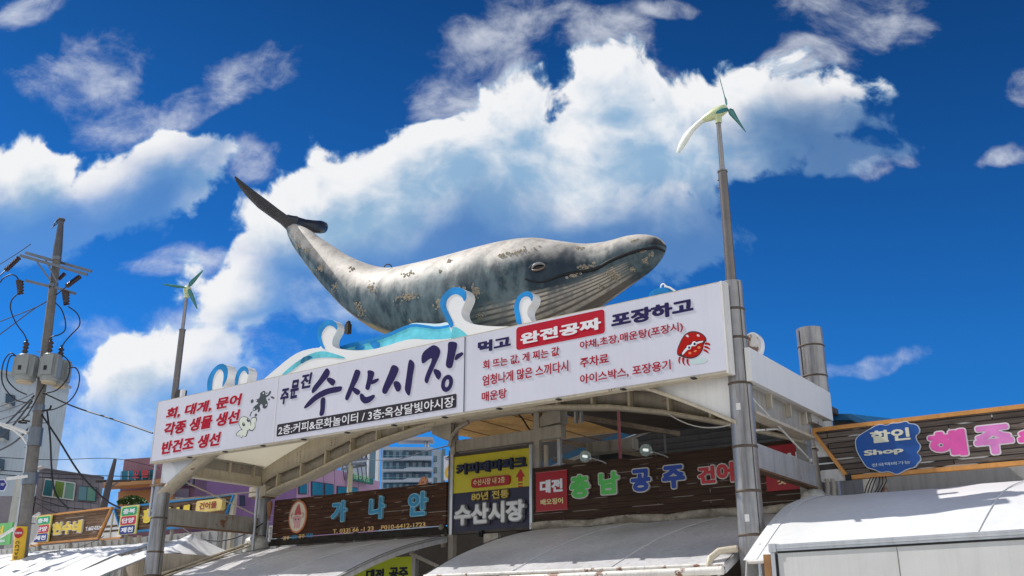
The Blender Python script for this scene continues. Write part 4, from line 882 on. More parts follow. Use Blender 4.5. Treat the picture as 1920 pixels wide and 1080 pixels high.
b = MB(); splate(b, vp, rrect(s0, z0, s1, z1, .07), .004, .05); b.obj('red_pill', M_redp, ver); text('수산시장 내 2층', vp, (889.9, 911.5), (949.7, 893.5), M_pale, ver, off=.058, bold=.008)
ac = vp.hit(976, 896); M_red2 = mat('arrow_red', (.40, .02, .02), .5); b = MB(); splate(b, vp, [(ac[0] - .13, ac[1] + .02), (ac[0], ac[1] + .20), (ac[0] + .13, ac[1] + .02), (ac[0] + .06, ac[1] + .02), (ac[0] + .06, ac[1] - .08), (ac[0] - .06, ac[1] - .08), (ac[0] - .06, ac[1] + .02)], .004, .004)
for k in range(2): splate(b, vp, [(ac[0] - .06, ac[1] - .12 - .06 * k), (ac[0] + .06, ac[1] - .12 - .06 * k), (ac[0] + .06, ac[1] - .15 - .06 * k), (ac[0] - .06, ac[1] - .15 - .06 * k)], .004, .004)
b.obj('up_arrow', M_red2, ver)
letters3d('80년 전통', vp, (886, 939), (955, 918), mat('gold_face', (.60, .46, .10), .4), mat('gold_shadow', (.22, .14, .02), .5), ver, depth=.03, bold=.015)
letters3d('수산시장', vp, (857, 986), (988, 937), mat('white_face', (.66, .66, .66), .4), mat('grey_return', (.30, .30, .31), .5), ver, depth=.10, bold=.04)
b = MB(); b.box(G(-7.66, 3.52, 3.61), D, .05, .06, .07); b.box(G(-7.66, 3.44, 3.60), D, .03, .04, .03); b.obj('camera_box', M_black, ver)
b = MB(); b.gbox(-7.58, -7.18, 3.5, 3.62, 3.36, 3.6); tag(b.obj('meter_box', mat('dirty_beige_box', (.36, .33, .28), .7, 0, .3, 8, streak=.4)), 'dirty beige box mounted below the tall yellow and navy sign', 'box')
# --- dark sign, green / blue / red letters
cz0, cz1 = 3.78, 4.97
chn = board('shop_sign', 'long dark brown plank sign with large green, blue and red raised letters', -6.28, -.14, cz0, cz1, M_wood2)
for ch_, bl, tr, m in (('충', (1071.5, 935.5), (1107, 889), M_green), ('남', (1126, 928.5), (1162, 883), M_green), ('공', (1186, 924), (1221, 878), M_blue), ('주', (1245, 918), (1285, 871), M_blue), ('건', (1312, 908.5), (1342, 873), M_redl), ('어', (1347, 906), (1377, 866), M_redl)):
    letters3d(ch_, sp_, bl, tr, m, M_edge, chn, depth=.05, bold=.055)
rp = thing('red_panel', G(-5.8, SPZ - .02, 3.92), 'red panel with white and yellow letters at the left end of the long plank sign', 'sign', 'red panels on the long plank sign')
q = [sp_.hit(*p) for p in ((1006, 888), (1064, 881), (1064.5, 955), (1007, 959))]
b = MB(); b.gbox(q[0][0], q[1][0], SPZ - .03, SPZ - .002, q[3][1], q[0][1]); b.obj('panel', M_redp, rp); rpp = gp(SPZ - .03)
for a in ((q[0][0] - .012, q[1][0] + .012, q[0][1], q[0][1] + .015), (q[0][0] - .012, q[1][0] + .012, q[3][1] - .015, q[3][1])): b = MB(); b.gbox(a[0], a[1], SPZ - .035, SPZ - .002, a[2], a[3]); b.obj('edge_strip', mat('dull_red_edge', (.45, .12, .12), .5), rp)
text('대전', rpp, (1012.6, 925.7), (1055, 896.7), M_wtext, rp, bold=.05); text('배오징어', rpp, (1014, 947.7), (1055.7, 932.6), M_pale, rp, bold=.03)
rp = thing('red_panel', G(-.6, SPZ - .02, 3.92), 'red panel with white and yellow letters seen behind the right side beam', 'sign', 'red panels on the long plank sign')
q = [sp_.hit(*p) for p in ((1432, 838), (1506, 831), (1510, 915.6), (1439, 922))]
b = MB(); b.gbox(q[0][0], q[1][0] - .02, SPZ - .03, SPZ - .002, q[3][1], q[0][1]); b.obj('panel', M_redp, rp)
text('상', rpp, (1470, 869), (1503, 846), M_wtext, rp, bold=.05); text('첫', rpp, (1458, 909), (1473, 894), M_pale, rp, bold=.03); text('인', rpp, (1487, 907), (1501, 892), M_pale, rp, bold=.03)
b = MB()
rr_ = random.Random(5); rows = []
for k in range(60):
    s = -6.3 + 6.2 * k / 59; rows.append([G(s, SPZ - .02 - .09 * math.cos(a) * (1 + .18 * math.sin(k * .9 + a)) , cz0 - .08 + .09 * math.sin(a + k * .35) ) for a in [2 * math.pi * j / 9 for j in range(9)]])
b.grid(rows, True, True); tag(b.obj('rolled_cover', mat('stained_rolled_vinyl', (.40, .35, .28), .7, 0, .35, 5, streak=.5)), 'stained rolled vinyl cover lying along the foot of the long plank sign', 'cover')
# globe lamps
for lab, px_ in (('clear glass globe lamp with white tube, left one, near the red panel', (1097, 856)), ('clear glass globe lamp with white tube, right one, above the blue letters', (1211, 844))):
    s, z = gp(3.3).hit(*px_); o = thing('globe_lamp', G(s, 3.3, z), lab, 'lamp', 'globe lamps above the plank sign')
    gm_ = bpy.data.materials.get('lamp_glass')
    if not gm_:
        gm_ = bpy.data.materials.new('lamp_glass'); gm_.use_nodes = True; b_ = gm_.node_tree.nodes['Principled BSDF']; b_.inputs['Base Color'].default_value = (.62, .72, .70, 1); b_.inputs['Transmission Weight'].default_value = .6; b_.inputs['Roughness'].default_value = .08; b_.inputs['IOR'].default_value = 1.12
    b = MB(); b.ball(G(s, 3.3, z), .128, n=24, m=16); b.obj('globe', gm_, o)
    b = MB(); b.tube([G(s - .055, 3.3, z + .012), G(s - .04, 3.3, z + .012), G(s + .04, 3.3, z - .005), G(s + .05, 3.3, z - .005)], [.012, .026, .026, .012], 10); b.obj('tube', mat('lit_tube', (1, .98, .94), .5, emit=1.3), o)
    b = MB(); b.tube([G(s + .125, 3.3, z - .04), G(s + .28, 3.52, z - .10), G(s + .34, 3.60, z - .14)], .014, 7); b.tube([G(s + .08, 3.3, z - .03), G(s + .14, 3.33, z - .06)], .035, 8); b.obj('arm', M_alu, o)
b = MB(); b.tube(sag(G(-3.4, 3.9, 6.2), G(-.3, 1.4, 5.0), .35), .012, 6); tag(b.obj('white_cable', M_white), 'white cable sagging under the arch to the right front pillar', 'cable')

rear = thing('dark_backing', G(-5, 16, 0), 'near-black backing wall added as the dark depth behind the gate', 'building')
MB().gbox(-19.0, -5.0, 16.0, 16.2, 0, 8.4).obj('wall', mat('backing_painted_dark', (.035, .03, .03), .8, 0, .3, 1), rear)  # added backing; its near-black colour stands in for the unlit depth
# gabled house behind
hs_ = thing('gabled_house', G(-4.5, 9, 0), 'grey clapboard house with a bright blue roof edge behind the gate', 'house'); hp = gp(9)
M_clap = mat('grey_clapboard', (.30, .30, .32), .6, 0, .12, 2, streak=.4)
q = [hp.hit(*p) for p in ((1040, 868), (1264, 792), (1600, 790), (1655, 812))]
b = MB(); b.prism([G(q[0][0] - 1, 9, 0), G(q[0][0] - 1, 9, q[0][1] - .5), G(q[1][0], 9, q[1][1]), G(q[2][0], 9, q[2][1]), G(q[3][0], 9, q[3][1]), G(q[3][0], 9, 0)], NB * 6); b.obj('wall', M_clap, hs_)
for k in range(12):
    z = 4.9 + k * .165; s0 = q[0][0] + max(0, (z - q[0][1]) / (q[1][1] - q[0][1])) * (q[1][0] - q[0][0]) + .1; s1 = q[3][0] - max(0, (z - q[3][1])) * 1.7
    if s1 > s0: b = MB(); b.prism([G(s0, 8.998, z), G(s1, 8.998, z), G(s1, 8.97, z + .01), G(s0, 8.97, z + .01)], UP * .022); b.obj('board_line', mat('board_shadow_grey', (.16, .16, .17), .6), hs_)
M_broof = mat('blue_roof_sheet', (.012, .12, .27), .5, .0, .2, 3)
b = MB(); e = [hp.hit(*p) for p in ((1030, 870), (1264, 783), (1604, 781), (1660, 806))]; f_ = [hp.hit(*p) for p in ((1030, 884), (1264, 798), (1600, 793), (1655, 817))]
rows = [[G(a, 8.6, z2), G(a, 8.6, z), G(a, 15.2, z + .9), G(a, 15.2, z2 + .8)] for (a, z), (_, z2) in zip(e, f_)]
b.grid(rows, False, True); b.obj('roof', M_broof, hs_)
b = MB(); b.tube([G(*x) for x in ((f_[0][0], 8.55, f_[0][1] - .05), (f_[1][0], 8.55, f_[1][1] - .05))], .05, 6); b.obj('gutter', M_alu, hs_); b = MB(); b.ball(G(f_[1][0], 8.5, f_[1][1] - .06), .16, .1, .09); b.obj('gutter_end', M_alu, hs_); b = MB(); b.tube([G(f_[1][0] - .2, 8.8, 6.5), G(f_[1][0] - .17, 8.8, 5.4)], .03, 6); b.obj('downpipe', M_alu, hs_)
# ---- pink lettered sign on the right
hp2 = gp(SPZ - .12)
hj = thing('shop_sign', G(3, SPZ, 4.15), 'weathered grey plank sign with big pink letters and orange trim, right of the gate', 'sign')
q = [hp2.hit(*p) for p in ((1524, 815), (1590, 895.5))]; zt, zb2, sa, sb2 = 5.03, 4.19, q[0][0] + .02, q[1][0]
HJT = SPZ - .12
b = MB(); b.prism([G(sa, HJT, zt), G(8.6, HJT, zt), G(8.2, HJT, zb2), G(sb2, HJT, zb2)], NB * .07); b.obj('plank_board', M_woodg, hj)
b = MB(); b.gbox(sa - .02, 8.7, HJT - .03, HJT + .09, zt + .002, zt + .075); b.obj('frame_rail', M_orange, hj); b = MB(); b.gbox(sb2 + .05, 8.2, HJT - .03, HJT + .09, zb2 - .075, zb2 - .002); b.obj('frame_rail', M_orange, hj)
b = MB(); b.bar(G(sa, HJT - .02, zt), G(sb2, HJT - .02, zb2 - .03), .06, .07, NB); b.obj('end_trim', M_orange, hj)
b = MB(); b.box(G(sb2 + .02, HJT - .03, zb2 - .04), D, .05, .04, .05); b.obj('corner_joint', M_black, hj)
zz = [hp2.hit(*p) for p in ((1527, 820), (1531, 868), (1554, 868), (1530, 905), (1581, 899), (1531, 886))]
b = MB(); b.prism([G(sa - .02, HJT + .02, zt - .03), G(sa + .42 * (sb2 - sa) + .06, HJT + .02, zt - .46), G(sa + .03, HJT + .02, zt - .46)], NB * .03); b.obj('white_gusset', M_whiterust, hj)
b = MB(); b.prism([G(sa + .03, HJT + .03, zt - .465), G(sa + .5 * (sb2 - sa) + .03, HJT + .03, zt - .465), G(sa + .8 * (sb2 - sa), HJT + .03, zt - .70), G(sa + .03, HJT + .03, zt - .70)], NB * .03); b.obj('dark_slats', M_dark, hj)
b = MB(); b.gbox(sa + .03, sa + .5, HJT + .005, HJT + .028, zt - .60, zt - .575); b.obj('white_slat', M_white, hj)
b = MB(); b.prism([G(s, HJT + .01, z) for s, z in rrect(sa + .04, zb2 - .08, sb2 - .02, zt - .705, .04)], NB * .04); b.obj('white_gusset', M_whiterust, hj)
for k in range(3): b = MB(); b.gbox(1.2 + 3 * k, 1.3 + 3 * k, HJT + .1, HJT + .2, 3.4, zt); b.obj('back_post', M_greybeam, hj)
M_pink = mat('pink_letters', (.80, .10, .42), .4, 0, .12, 3); M_wedge = mat('white_letter_rim', (.80, .74, .76), .5)
for ch_, bl, tr, m in (('해', (1746, 860), (1809, 804), M_pink), ('주', (1832, 855), (1896, 794), mat('lilac_pink_letters', (.72, .22, .56), .4, 0, .2, 3)), ('수', (1914, 850), (1974, 786), M_pink)):
    letters3d(ch_, hp2, bl, tr, m, M_wedge, hj, off=.004, depth=.03, bold=.055)
badge = thing('discount_badge', G(1.2, HJT - .1, 4.25), 'blue wavy edged badge reading Shop in cream letters on the plank sign', 'sign', )
pts = [(1600 + 0, 0)]; bd = [(470,390),(490,360),(530,330),(600,290),(640,265),(690,250),(740,262),(790,240),(850,240),(915,222),(935,245),(1000,250),(1028,290),(1025,325),(990,350),(1005,400),(1035,430),(1030,465),(1000,500),(1030,520),(1040,560),(1010,590),(990,625),(920,640),(870,670),(825,690),(790,670),(750,660),(690,672),(640,645),(580,632),(550,600),(520,550),(490,500),(475,450)]
bpx = [(1500 + x / 4.571, 740 + y / 4.571) for x, y in bd]; cxp = sum(p[0] for p in bpx) / len(bpx); cyp = sum(p[1] for p in bpx) / len(bpx)
bp2 = gp(HJT - .06)
b = MB(); plate(b, bp2, bpx, -.05, .05, 1); b.obj('badge_back', mat('badge_white_edge', (.70, .74, .80), .4), badge)
b = MB(); plate(b, bp2, [(cxp + (x - cxp) * .975, cyp + (y - cyp) * .97) for x, y in bpx], .001, .006, 1); b.obj('badge_face', mat('badge_blue', (.006, .085, .36), .35, 0, .08, 2), badge)
M_crm = mat('cream_badge_text', (.78, .76, .60), .45)
text('할인', bp2, (1634, 832), (1705, 801), M_crm, badge, off=.009, ext=.015, bold=.035); text('Shop', bp2, (1621.4, 858), (1693.6, 837.8), M_crm, badge, off=.009, ext=.015, bold=.04); text('전국택배가능', bp2, (1635, 876), (1706.7, 863), mat('pale_blue_text', (.60, .72, .80), .5), badge, off=.009, ext=.004, bold=.008)

# ---- left signs
lp = gp(SPZ)
def trap_sign(label, tl, tr, br, bl, trim, wood):
    q = [lp.hit(*p) for p in (tl, tr, br, bl)]; zt = (q[0][1] + q[1][1]) / 2; zb3 = (q[2][1] + q[3][1]) / 2
    o = thing('shop_sign', G((q[0][0] + q[1][0]) / 2, SPZ, zb3), label, 'sign')
    b = MB(); b.prism([G(q[0][0], SPZ, zt), G(q[1][0], SPZ, zt), G(q[2][0], SPZ, zb3), G(q[3][0], SPZ, zb3)], NB * .06); b.obj('plank_board', wood, o)
    b = MB(); b.gbox(q[0][0], q[1][0], SPZ - .03, SPZ + .08, zt + .002, zt + .06); b.obj('frame_rail', trim, o); b = MB(); b.gbox(q[3][0], q[2][0], SPZ - .03, SPZ + .08, zb3 - .06, zb3 - .002); b.obj('frame_rail', trim, o)
    b = MB(); b.bar(G(q[1][0], SPZ - .02, zt), G(q[2][0], SPZ - .02, zb3), .05, .07, NB); b.obj('end_trim', trim, o); b = MB(); b.bar(G(q[0][0], SPZ - .02, zt), G(q[3][0], SPZ - .02, zb3), .05, .07, NB); b.obj('end_trim', trim, o)
    for f in (.1, .5, .9):
        s = q[0][0] + (q[1][0] - q[0][0]) * f; b = MB(); b.gbox(s - .04, s + .04, SPZ + .09, SPZ + .17, 3.5, zt); b.obj('back_post', M_greybeam, o)
    return o, q, zt, zb3
def gusset(label, s_top, sl, sr, zt, zb_, inner=True):
    o = thing('triangle_panel', G(s_top, SPZ, zb_), label, 'panel', 'white triangular panels between the stall signs')
    b = MB(); b.prism([G(s_top, SPZ + .02, zt), G(sr, SPZ + .02, zb_), G(sl, SPZ + .02, zb_)], NB * .03); b.obj('panel', M_white, o)
    b = MB(); h = (zt - zb_); 
    for f0, f1 in ((.20, .27), (.36, .44)):
        w = lambda f: (s_top + (sl - s_top) * (1 - f) + .03, s_top + (sr - s_top) * (1 - f) - .03)
        a0, a1 = w(f0); c0_, c1_ = w(f1); b.prism([G(a0, SPZ + .012, zb_ + h * f0), G(a1, SPZ + .012, zb_ + h * f0), G(c1_, SPZ + .012, zb_ + h * f1), G(c0_, SPZ + .012, zb_ + h * f1)], NB * .006)
    b.obj('slats', M_woodl, o)
    b = MB(); b.gbox(s_top - .025, s_top + .025, SPZ - .01, SPZ + .011, zb_, zt - .1); b.obj('centre_post', M_cream, o); b = MB(); b.gbox(sl, sr, SPZ - .01, SPZ + .05, zb_ - .05, zb_ - .002); b.obj('sill', M_orange, o)
    return o
def badge3(label, px, letters):
    q = [lp.hit(*p) for p in px]; s0, s1 = (q[0][0] + q[3][0]) / 2, (q[1][0] + q[2][0]) / 2; z1, z0 = (q[0][1] + q[1][1]) / 2, (q[2][1] + q[3][1]) / 2; sk = (q[0][0] - q[3][0]) * .0
    o = thing('region_badge', G((s0 + s1) / 2, SPZ - .1, z0), label, 'sign', 'yellow region badges'); pp = gp(SPZ - .10)
    b = MB(); b.prism([pp.pt(*v) for v in ((s0, z0), (s1, z0), (s1, z1), (s0, z1))], NB * .05); b.obj('panel', mat('badge_yellow', (.76, .68, .22), .45), o)
    h = (z1 - z0)
    for k, (w_, m) in enumerate(zip(letters, (mat('badge_green', (.02, .36, .14), .4), mat('badge_red', (.58, .02, .06), .4), mat('badge_navy', (.02, .03, .22), .4)))):
        za, zb4 = z1 - h * (.03 + .325 * (k + 1) - .015), z1 - h * (.03 + .325 * k + .015)
        b = MB(); splate(b, pp, rrect(s0 + .06, za, s1 - .06, zb4, .06), .002, .004); b.obj('lozenge', m, o)
        text(w_, pp, (s0 + .14, za + .05), (s1 - .14, zb4 - .05), M_wtext, o, off=.007, bold=.035, px=False)
    return o
o1, q1, t1, b1 = trap_sign('sunlit brown plank sign with yellow letters, phone number and orange trim', (62, 971), (210, 953.7), (185.4, 1005.7), (72, 1019), M_orange, M_woodl)
letters3d('현수네', lp, (99, 1004), (158, 975), M_yel, M_edge, o1, depth=.05, bold=.05)
text('T.662-0324', lp, (160, 995.5), (191.5, 985), M_wtext, o1, bold=.03)
badge3('yellow badge with green, red and navy lozenges, nearer the utility pole', [(73.3, 968), (101, 966), (95.8, 1015), (67, 1018)], ('충북', '단양', '제천'))
o2, q2, t2, b2_ = trap_sign('brown plank sign with yellow letters and bright blue trim, partly behind the front left pillar', (216, 954), (439.4, 929.6), (420, 972), (228, 1003), M_btrim, M_woodl)
letters3d('흥', lp, (268, 982), (289, 953), M_yel, M_black, o2, depth=.04, bold=.06); letters3d('부', lp, (300, 978), (326, 951), M_yel, M_black, o2, depth=.04, bold=.06); letters3d('네', lp, (331, 975), (359, 946), M_yel, M_black, o2, depth=.04, bold=.06)
text('T.662-4004', lp, (372, 976), (415, 965), M_wtext, o2, bold=.03)
badge3('yellow badge with green, red and navy lozenges beside the front left pillar', [(233, 950), (265, 947.5), (259.5, 1001), (226.5, 1003.5)], ('충북', '단양', '제천'))
ys = thing('yellow_box_sign', G(-18, SPZ - .2, 4.7), 'rounded yellow box sign with three red brown letters', 'sign'); q = [gp(SPZ - .2).hit(*p) for p in ((366, 961), (417, 934))]; yp_ = gp(SPZ - .2)
b = MB(); splate(b, yp_, rrect(q[0][0], q[0][1], q[1][0], q[1][1], .08), -.14, .14); b.obj('box', mat('warm_yellow_panel', (.80, .60, .20), .45), ys); text('건어물', yp_, (373, 956), (407, 939), mat('brown_red_text', (.30, .05, .02), .5), ys, off=.003, bold=.03)
gusset('white triangular panel with brown slats between the two left plank signs', (q1[1][0] + q2[0][0]) / 2, q1[2][0] + .05, q2[3][0] - .05, t1 - .02, b1 - .05)
gusset('white triangular panel just right of the utility pole, left of the yellow lettered sign', q1[0][0] - .05, q1[0][0] - .75, q1[3][0] - .03, t1 - .02, b1 - .05)
b = MB(); q = [lp.hit(*p) for p in ((433, 931), (447, 929), (425, 975), (440, 971))]; b.gbox(q[0][0] + .02, q[0][0] + .16, SPZ, SPZ + .1, 3.5, q[0][1] + .05); tag(b.obj('cream_post', M_cream), 'cream painted post at the right end of the blue trimmed sign', 'post')
b = MB(); s_ = q[0][0] + .02; b.prism([G(s_, SPZ + .05, 5.05), G(s_, SPZ + .05, 4.35), G(s_ - .62, SPZ + .05, 4.35)], NB * .03); tag(b.obj('triangle_panel', M_white), 'white triangular panel at the right end of the blue trimmed sign', 'panel', 'white triangular panels between the stall signs')
gs_ = thing('green_sign', G(-28.4, SPZ, 4.2), 'green sign with yellow letters cut off by the left edge of the photo', 'sign'); q = [lp.hit(*p) for p in ((-60, 990), (24, 979), (22, 1020))]
b = MB(); b.gbox(q[0][0], q[1][0], SPZ, SPZ + .06, q[2][1], q[1][1]); b.obj('panel', mat('fresh_green_panel', (.16, .48, .14), .45, 0, .15, 2), gs_); text('미네', lp, (-12, 1010), (8, 985), M_yel, gs_, bold=.05); text('0986', lp, (-8, 1018), (10, 1011), M_wtext, gs_, bold=.02)
b = MB(); b.bar(at(-2, 1008, 29.6), at(75, 962, 29.6), .08, .07); tag(b.obj('white_awning_bar', M_white), 'white bar slanting up behind the utility pole', 'bar')
b = MB(); c3 = at(47, 995, 29.4); b.prism([c3 + Vector((.36 * math.cos(a), 0, .46 * math.sin(a))) for a in [2 * math.pi * k / 24 for k in range(24)]], Vector((0, .08, 0))); tag(b.obj('oval_panel', M_white), 'white oval panel half hidden by the utility pole', 'panel')

# ================================================================== awnings and tents
PROF = [(.02, 2.53), (.4, 2.69), (.87, 2.88), (1.55, 3.12), (2.26, 3.33), (3.02, 3.51), (3.56, 3.62)]
def awning(label, s0, s1, prof, m, zoff=0, wob=.012, cat='awning', name='awning', group='vinyl awnings along the stalls', band=True, gutter=False, seams=3, ns=24):
    o = thing(name, G((s0 + s1) / 2, 1.5, prof[0][1]), label, cat, group); pr = catmull([list(p) for p in prof], 4); rg = random.Random(int(abs(s0) * 10)); rows = []
    for i in range(ns + 1):
        s = s0 + (s1 - s0) * i / ns; rows.append([G(s, t, z + zoff + wob * math.sin(i * 1.7 + t * 2.1) * math.sin(t * 1.3 + i * .6) - .03 * math.sin(math.pi * ((i * seams / ns) % 1.0)) * math.sin(math.pi * min(1, max(0, (t - prof[0][0]) / (prof[-1][0] - prof[0][0]))))) for t, z in pr])
    b = MB(); b.sheet(rows, .012); b.obj('vinyl_sheet', m, o)
    for k in range(seams + 1):
        s = s0 + (s1 - s0) * k / seams; b = MB(); b.tube([G(s, t, z + zoff - .03) for t, z in pr], .022, 7); b.obj('hoop', M_alu, o)
    for k in range(1, seams):
        s = s0 + (s1 - s0) * k / seams; b = MB(); b.tube([G(s + .5 * (t - prof[0][0]) / (prof[-1][0] - prof[0][0]), t, z + zoff + .006) for t, z in pr], .010, 5); b.obj('seam', M_tent, o)
    if band:
        for s in (s0, s1):
            b = MB(); b.prism([G(s, t, z + zoff - .014) for t, z in pr] + [G(s, t, z + zoff - .15) for t, z in pr][::-1], D * .01); b.obj('valance', m, o)
            b = MB(); b.tube([G(s, t, z + zoff + .012) for t, z in pr], .007, 5); b.obj('edge_cord', M_black, o)
    b = MB(); b.tube([G(s0, prof[0][0], prof[0][1] + zoff - .02), G(s1, prof[0][0], prof[0][1] + zoff - .02)], .03, 8); b.obj('front_rail', M_whiterust, o)
    if gutter:
        b = MB(); b.tube([G(s0 - .15, prof[0][0] - .08, prof[0][1] - .14), G(s1, prof[0][0] - .08, prof[0][1] - .11)], .065, 12); b.obj('gutter', M_whiterust, o)
    for f in (.02, .5, .98):
        s = s0 + (s1 - s0) * f; b = MB(); b.tube([G(s, prof[0][0] + .02, .13), G(s, prof[0][0] + .02, prof[0][1] - .03)], .03, 8); b.obj('post', M_alu, o)
    return o
awning('shade-toned grey vinyl barrel awning below the dark sign with blue letters', -14.9, -8.7, PROF, M_vinyl)
awning('shade-toned grey vinyl barrel awning with rusty white gutter below the green and blue letters', -6.3, -.28, PROF, M_vinyl, gutter=True)
PR2 = [(-.78, 2.5), (.16, 3.02), (1.0, 3.40), (1.9, 3.63), (2.7, 3.76), (3.3, 3.76), (3.6, 3.72)]
rc = awning('large bright white vinyl canopy behind the truck box on the right', .42, 9.2, PR2, M_tent, band=False, seams=3, ns=30)
b = MB(); b.prism([G(.40, t, z) for t, z in catmull([list(p) for p in PR2], 3)] + [G(.40, 3.6, 3.3), G(.30, -.9, 1.4)], D * .012); b.obj('end_flap', M_tent, rc)
pr2 = catmull([list(p) for p in PR2], 4)
b = MB(); rows = [[G(.36, t, z + .012), G(.56, t, z + .012)] for t, z in pr2[:18]]; b.sheet(rows, .008); b.obj('edge_strip', M_tent, rc)
for k in range(2, 17, 3): b = MB(); b.ball(G(.46, pr2[k][0], pr2[k][1] + .016), .012, n=6, m=4); b.obj('rivet', M_alu, rc)
PT = [(-2.6, 1.95), (-1.2, 2.55), (.0, 3.08), (.6, 3.38), (1.2, 3.60), (2.0, 3.80), (2.8, 3.90), (3.4, 3.95)]
awning('white sunlit vinyl tent roof at far left under the plank signs', -30.5, -22.3, PT, M_tent, wob=.03, band=False, seams=4, ns=40)
awning('white sunlit vinyl tent roof left of the front left pillar', -22.2, -17.3, PT, M_tent, zoff=-.02, wob=.05, band=False, seams=3, ns=34)
awning('white sunlit vinyl tent edge in front of the front left pillar foot', -17.2, -15.72, [(-2.6, 1.95), (-1.2, 2.55), (.0, 3.08), (.6, 3.34)], M_tent, wob=.03, band=False, seams=1, ns=16)
pk = thing('peaked_tent', G(-16.1, 2, 0), 'white peaked tent with beige skirt behind the left cross beam', 'tent'); b = MB(); pe = G(-16.4, 2.2, 3.98); ring = []
for a in range(24):
    th = 2 * math.pi * a / 24; ring.append((math.copysign(abs(math.cos(th)) ** .5, math.cos(th)) * 1.05, math.copysign(abs(math.sin(th)) ** .5, math.sin(th)) * 1.5))
rows = [[G(-16.4 + x * f, 2.2 + y * f, 3.98 - .62 * f ** .75 + .02 * math.sin(i * 2.1 + f * 6)) for i, (x, y) in enumerate(ring)] for f in (.02, .25, .5, .75, 1.0)]
b.grid(rows, True, True); b.obj('roof_sheet', M_tent, pk); b = MB(); rows = [[G(-16.4 + x * 1.01, 2.2 + y * 1.01, z + .012 * math.sin(i * 3)) for i, (x, y) in enumerate(ring)] for z in (3.36, .5)]; b.grid(rows, True, True); b.obj('skirt', mat('beige_skirt_vinyl', (.50, .44, .36), .6, 0, .15, 2, streak=.4), pk)
b = MB(); b.tube([G(-16.4, 2.2, .1), G(-16.4, 2.2, 3.96)], .03); b.obj('centre_pole', M_alu, pk)
for k, (s_off, z_off) in enumerate(((-.25, .02), (-.10, .06), (.02, .0))):
    b = MB(); b.tube([G(-15.2 + s_off, -.4, 2.42 + z_off), G(-15.1 + s_off, 3.1, 3.66 + z_off)], .035 - .006 * k, 7); tag(b.obj('rail_pipe', M_cream if k else M_dark), ('dark lowest rail pipe sloping to the wrapped column foot', 'upper cream rail pipe sloping to the wrapped column foot', 'thin cream rail pipe right beside the shade-toned awning edge')[k], 'pipe', 'rail pipes beside the left awning')
def bag(label, c, rx, rz, sd):
    r_ = random.Random(sd); b = MB(); rows = []
    for i in range(9):
        ph = math.pi * i / 8; rows.append([Vector(c) + Vector((rx * math.sin(ph) ** .6 * math.cos(2 * math.pi * k / 14), rx * math.sin(ph) ** .6 * math.sin(2 * math.pi * k / 14), rz * math.cos(ph))) * r_.uniform(.90, 1.1) for k in range(14)])
    b.grid(rows, True, True); o = b.obj('wrapped_joint', mat('crumpled_plastic', (.50, .48, .44), .35, 0, .3, 5, bump=.6, bs=9))
    tag(o, label, 'plastic wrap', 'plastic wrapped column feet')
bag('crumpled plastic wrap round the foot of the back left pillar', G(-15.3, 3.5, 3.58), .36, .38, 2); bag('crumpled plastic wrap round the foot of the back right column', G(.06, 3.4, 3.72), .26, .26, 4)
b = MB()
for k, (s, t) in enumerate(((.33, 3.3), (.42, 3.35))): b.tube([G(s, t, 3.4), G(s, t, 3.75), G(s + .02, t + .05, 4.0), G(s + .0, t + .06, 4.14)], .04, 8)
tag(b.obj('drain_pipes', M_greybeam), 'pair of grey drain pipes below the pink lettered sign', 'pipe')
b = MB(); 
for k in range(6): b.tube([G(.95 + .05 * k, 3.3, 3.72), G(1.05 + .07 * k, 3.28, 3.95 + .03 * (k % 3)), G(1.12 + .05 * k, 3.35, 4.1)], .010, 5)
tag(b.obj('wire_tangle', M_black), 'tangle of black wires hanging below the pink lettered sign', 'cable')
b = MB(); b.tube([G(-.55, -.02, 1.6), G(-.55, -.02, 2.42), G(-.52, .06, 2.62), G(-.42, .16, 2.72), G(-.28, .22, 2.74), G(-.15, .24, 2.75)], .055, 10); tag(b.obj('elbow_pipe', M_cream), 'cream elbow pipe curving down beside the front right pillar', 'pipe')
hall = thing('market_hall', G(-8, 5, 0), 'long pale corrugated wall of the market hall behind the stalls', 'building')
MB().gbox(-32, -15.7, 5.0, 5.2, 0, 4.42).obj('wall', mat('pale_corrugated_wall', (.66, .66, .64), .5, 0, .06, 2, streak=.25), hall)
MB().gbox(.5, 14, 5.0, 5.2, 0, 4.45).obj('wall', mat('pale_corrugated_wall', (.66, .66, .64)), hall)
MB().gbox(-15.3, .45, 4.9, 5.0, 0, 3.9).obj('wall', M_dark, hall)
for k in range(40):
    s = -31.8 + k * .4
    MB().gbox(s, s + .05, 4.975, 4.998, .1, 4.4).obj('rib', mat('pale_corrugated_wall', (.66, .66, .64)), hall)
MB().gbox(-25.9, -24.4, 4.97, 4.998, 2.0, 4.15).obj('door', mat('blue_grey_door', (.16, .34, .42), .5), hall)
MB().gbox(-27.9, -26.6, 4.95, 4.998, 2.0, 4.2).obj('cream_shutter', mat('cream_shutter', (.62, .52, .38), .5), hall)
for s in (-22.9, -22.4): MB().gbox(s, s + .12, 4.5, 4.6, 1, 4.4).obj('post', M_cream, hall)
b = MB(); b.tube(sag(G(-27, 3.3, 4.35), G(-22.5, 3.4, 4.3), .35), .012, 5); tag(b.obj('black_cable', M_black), 'black cable drooping below the sign with yellow letters', 'cable'); b = MB(); b.tube(sag(G(-18.5, 3.4, 4.32), G(-14.9, 3.3, 4.25), .4), .02, 6); tag(b.obj('black_cable', M_black), 'thick black cable drooping below the left cross beam', 'cable')
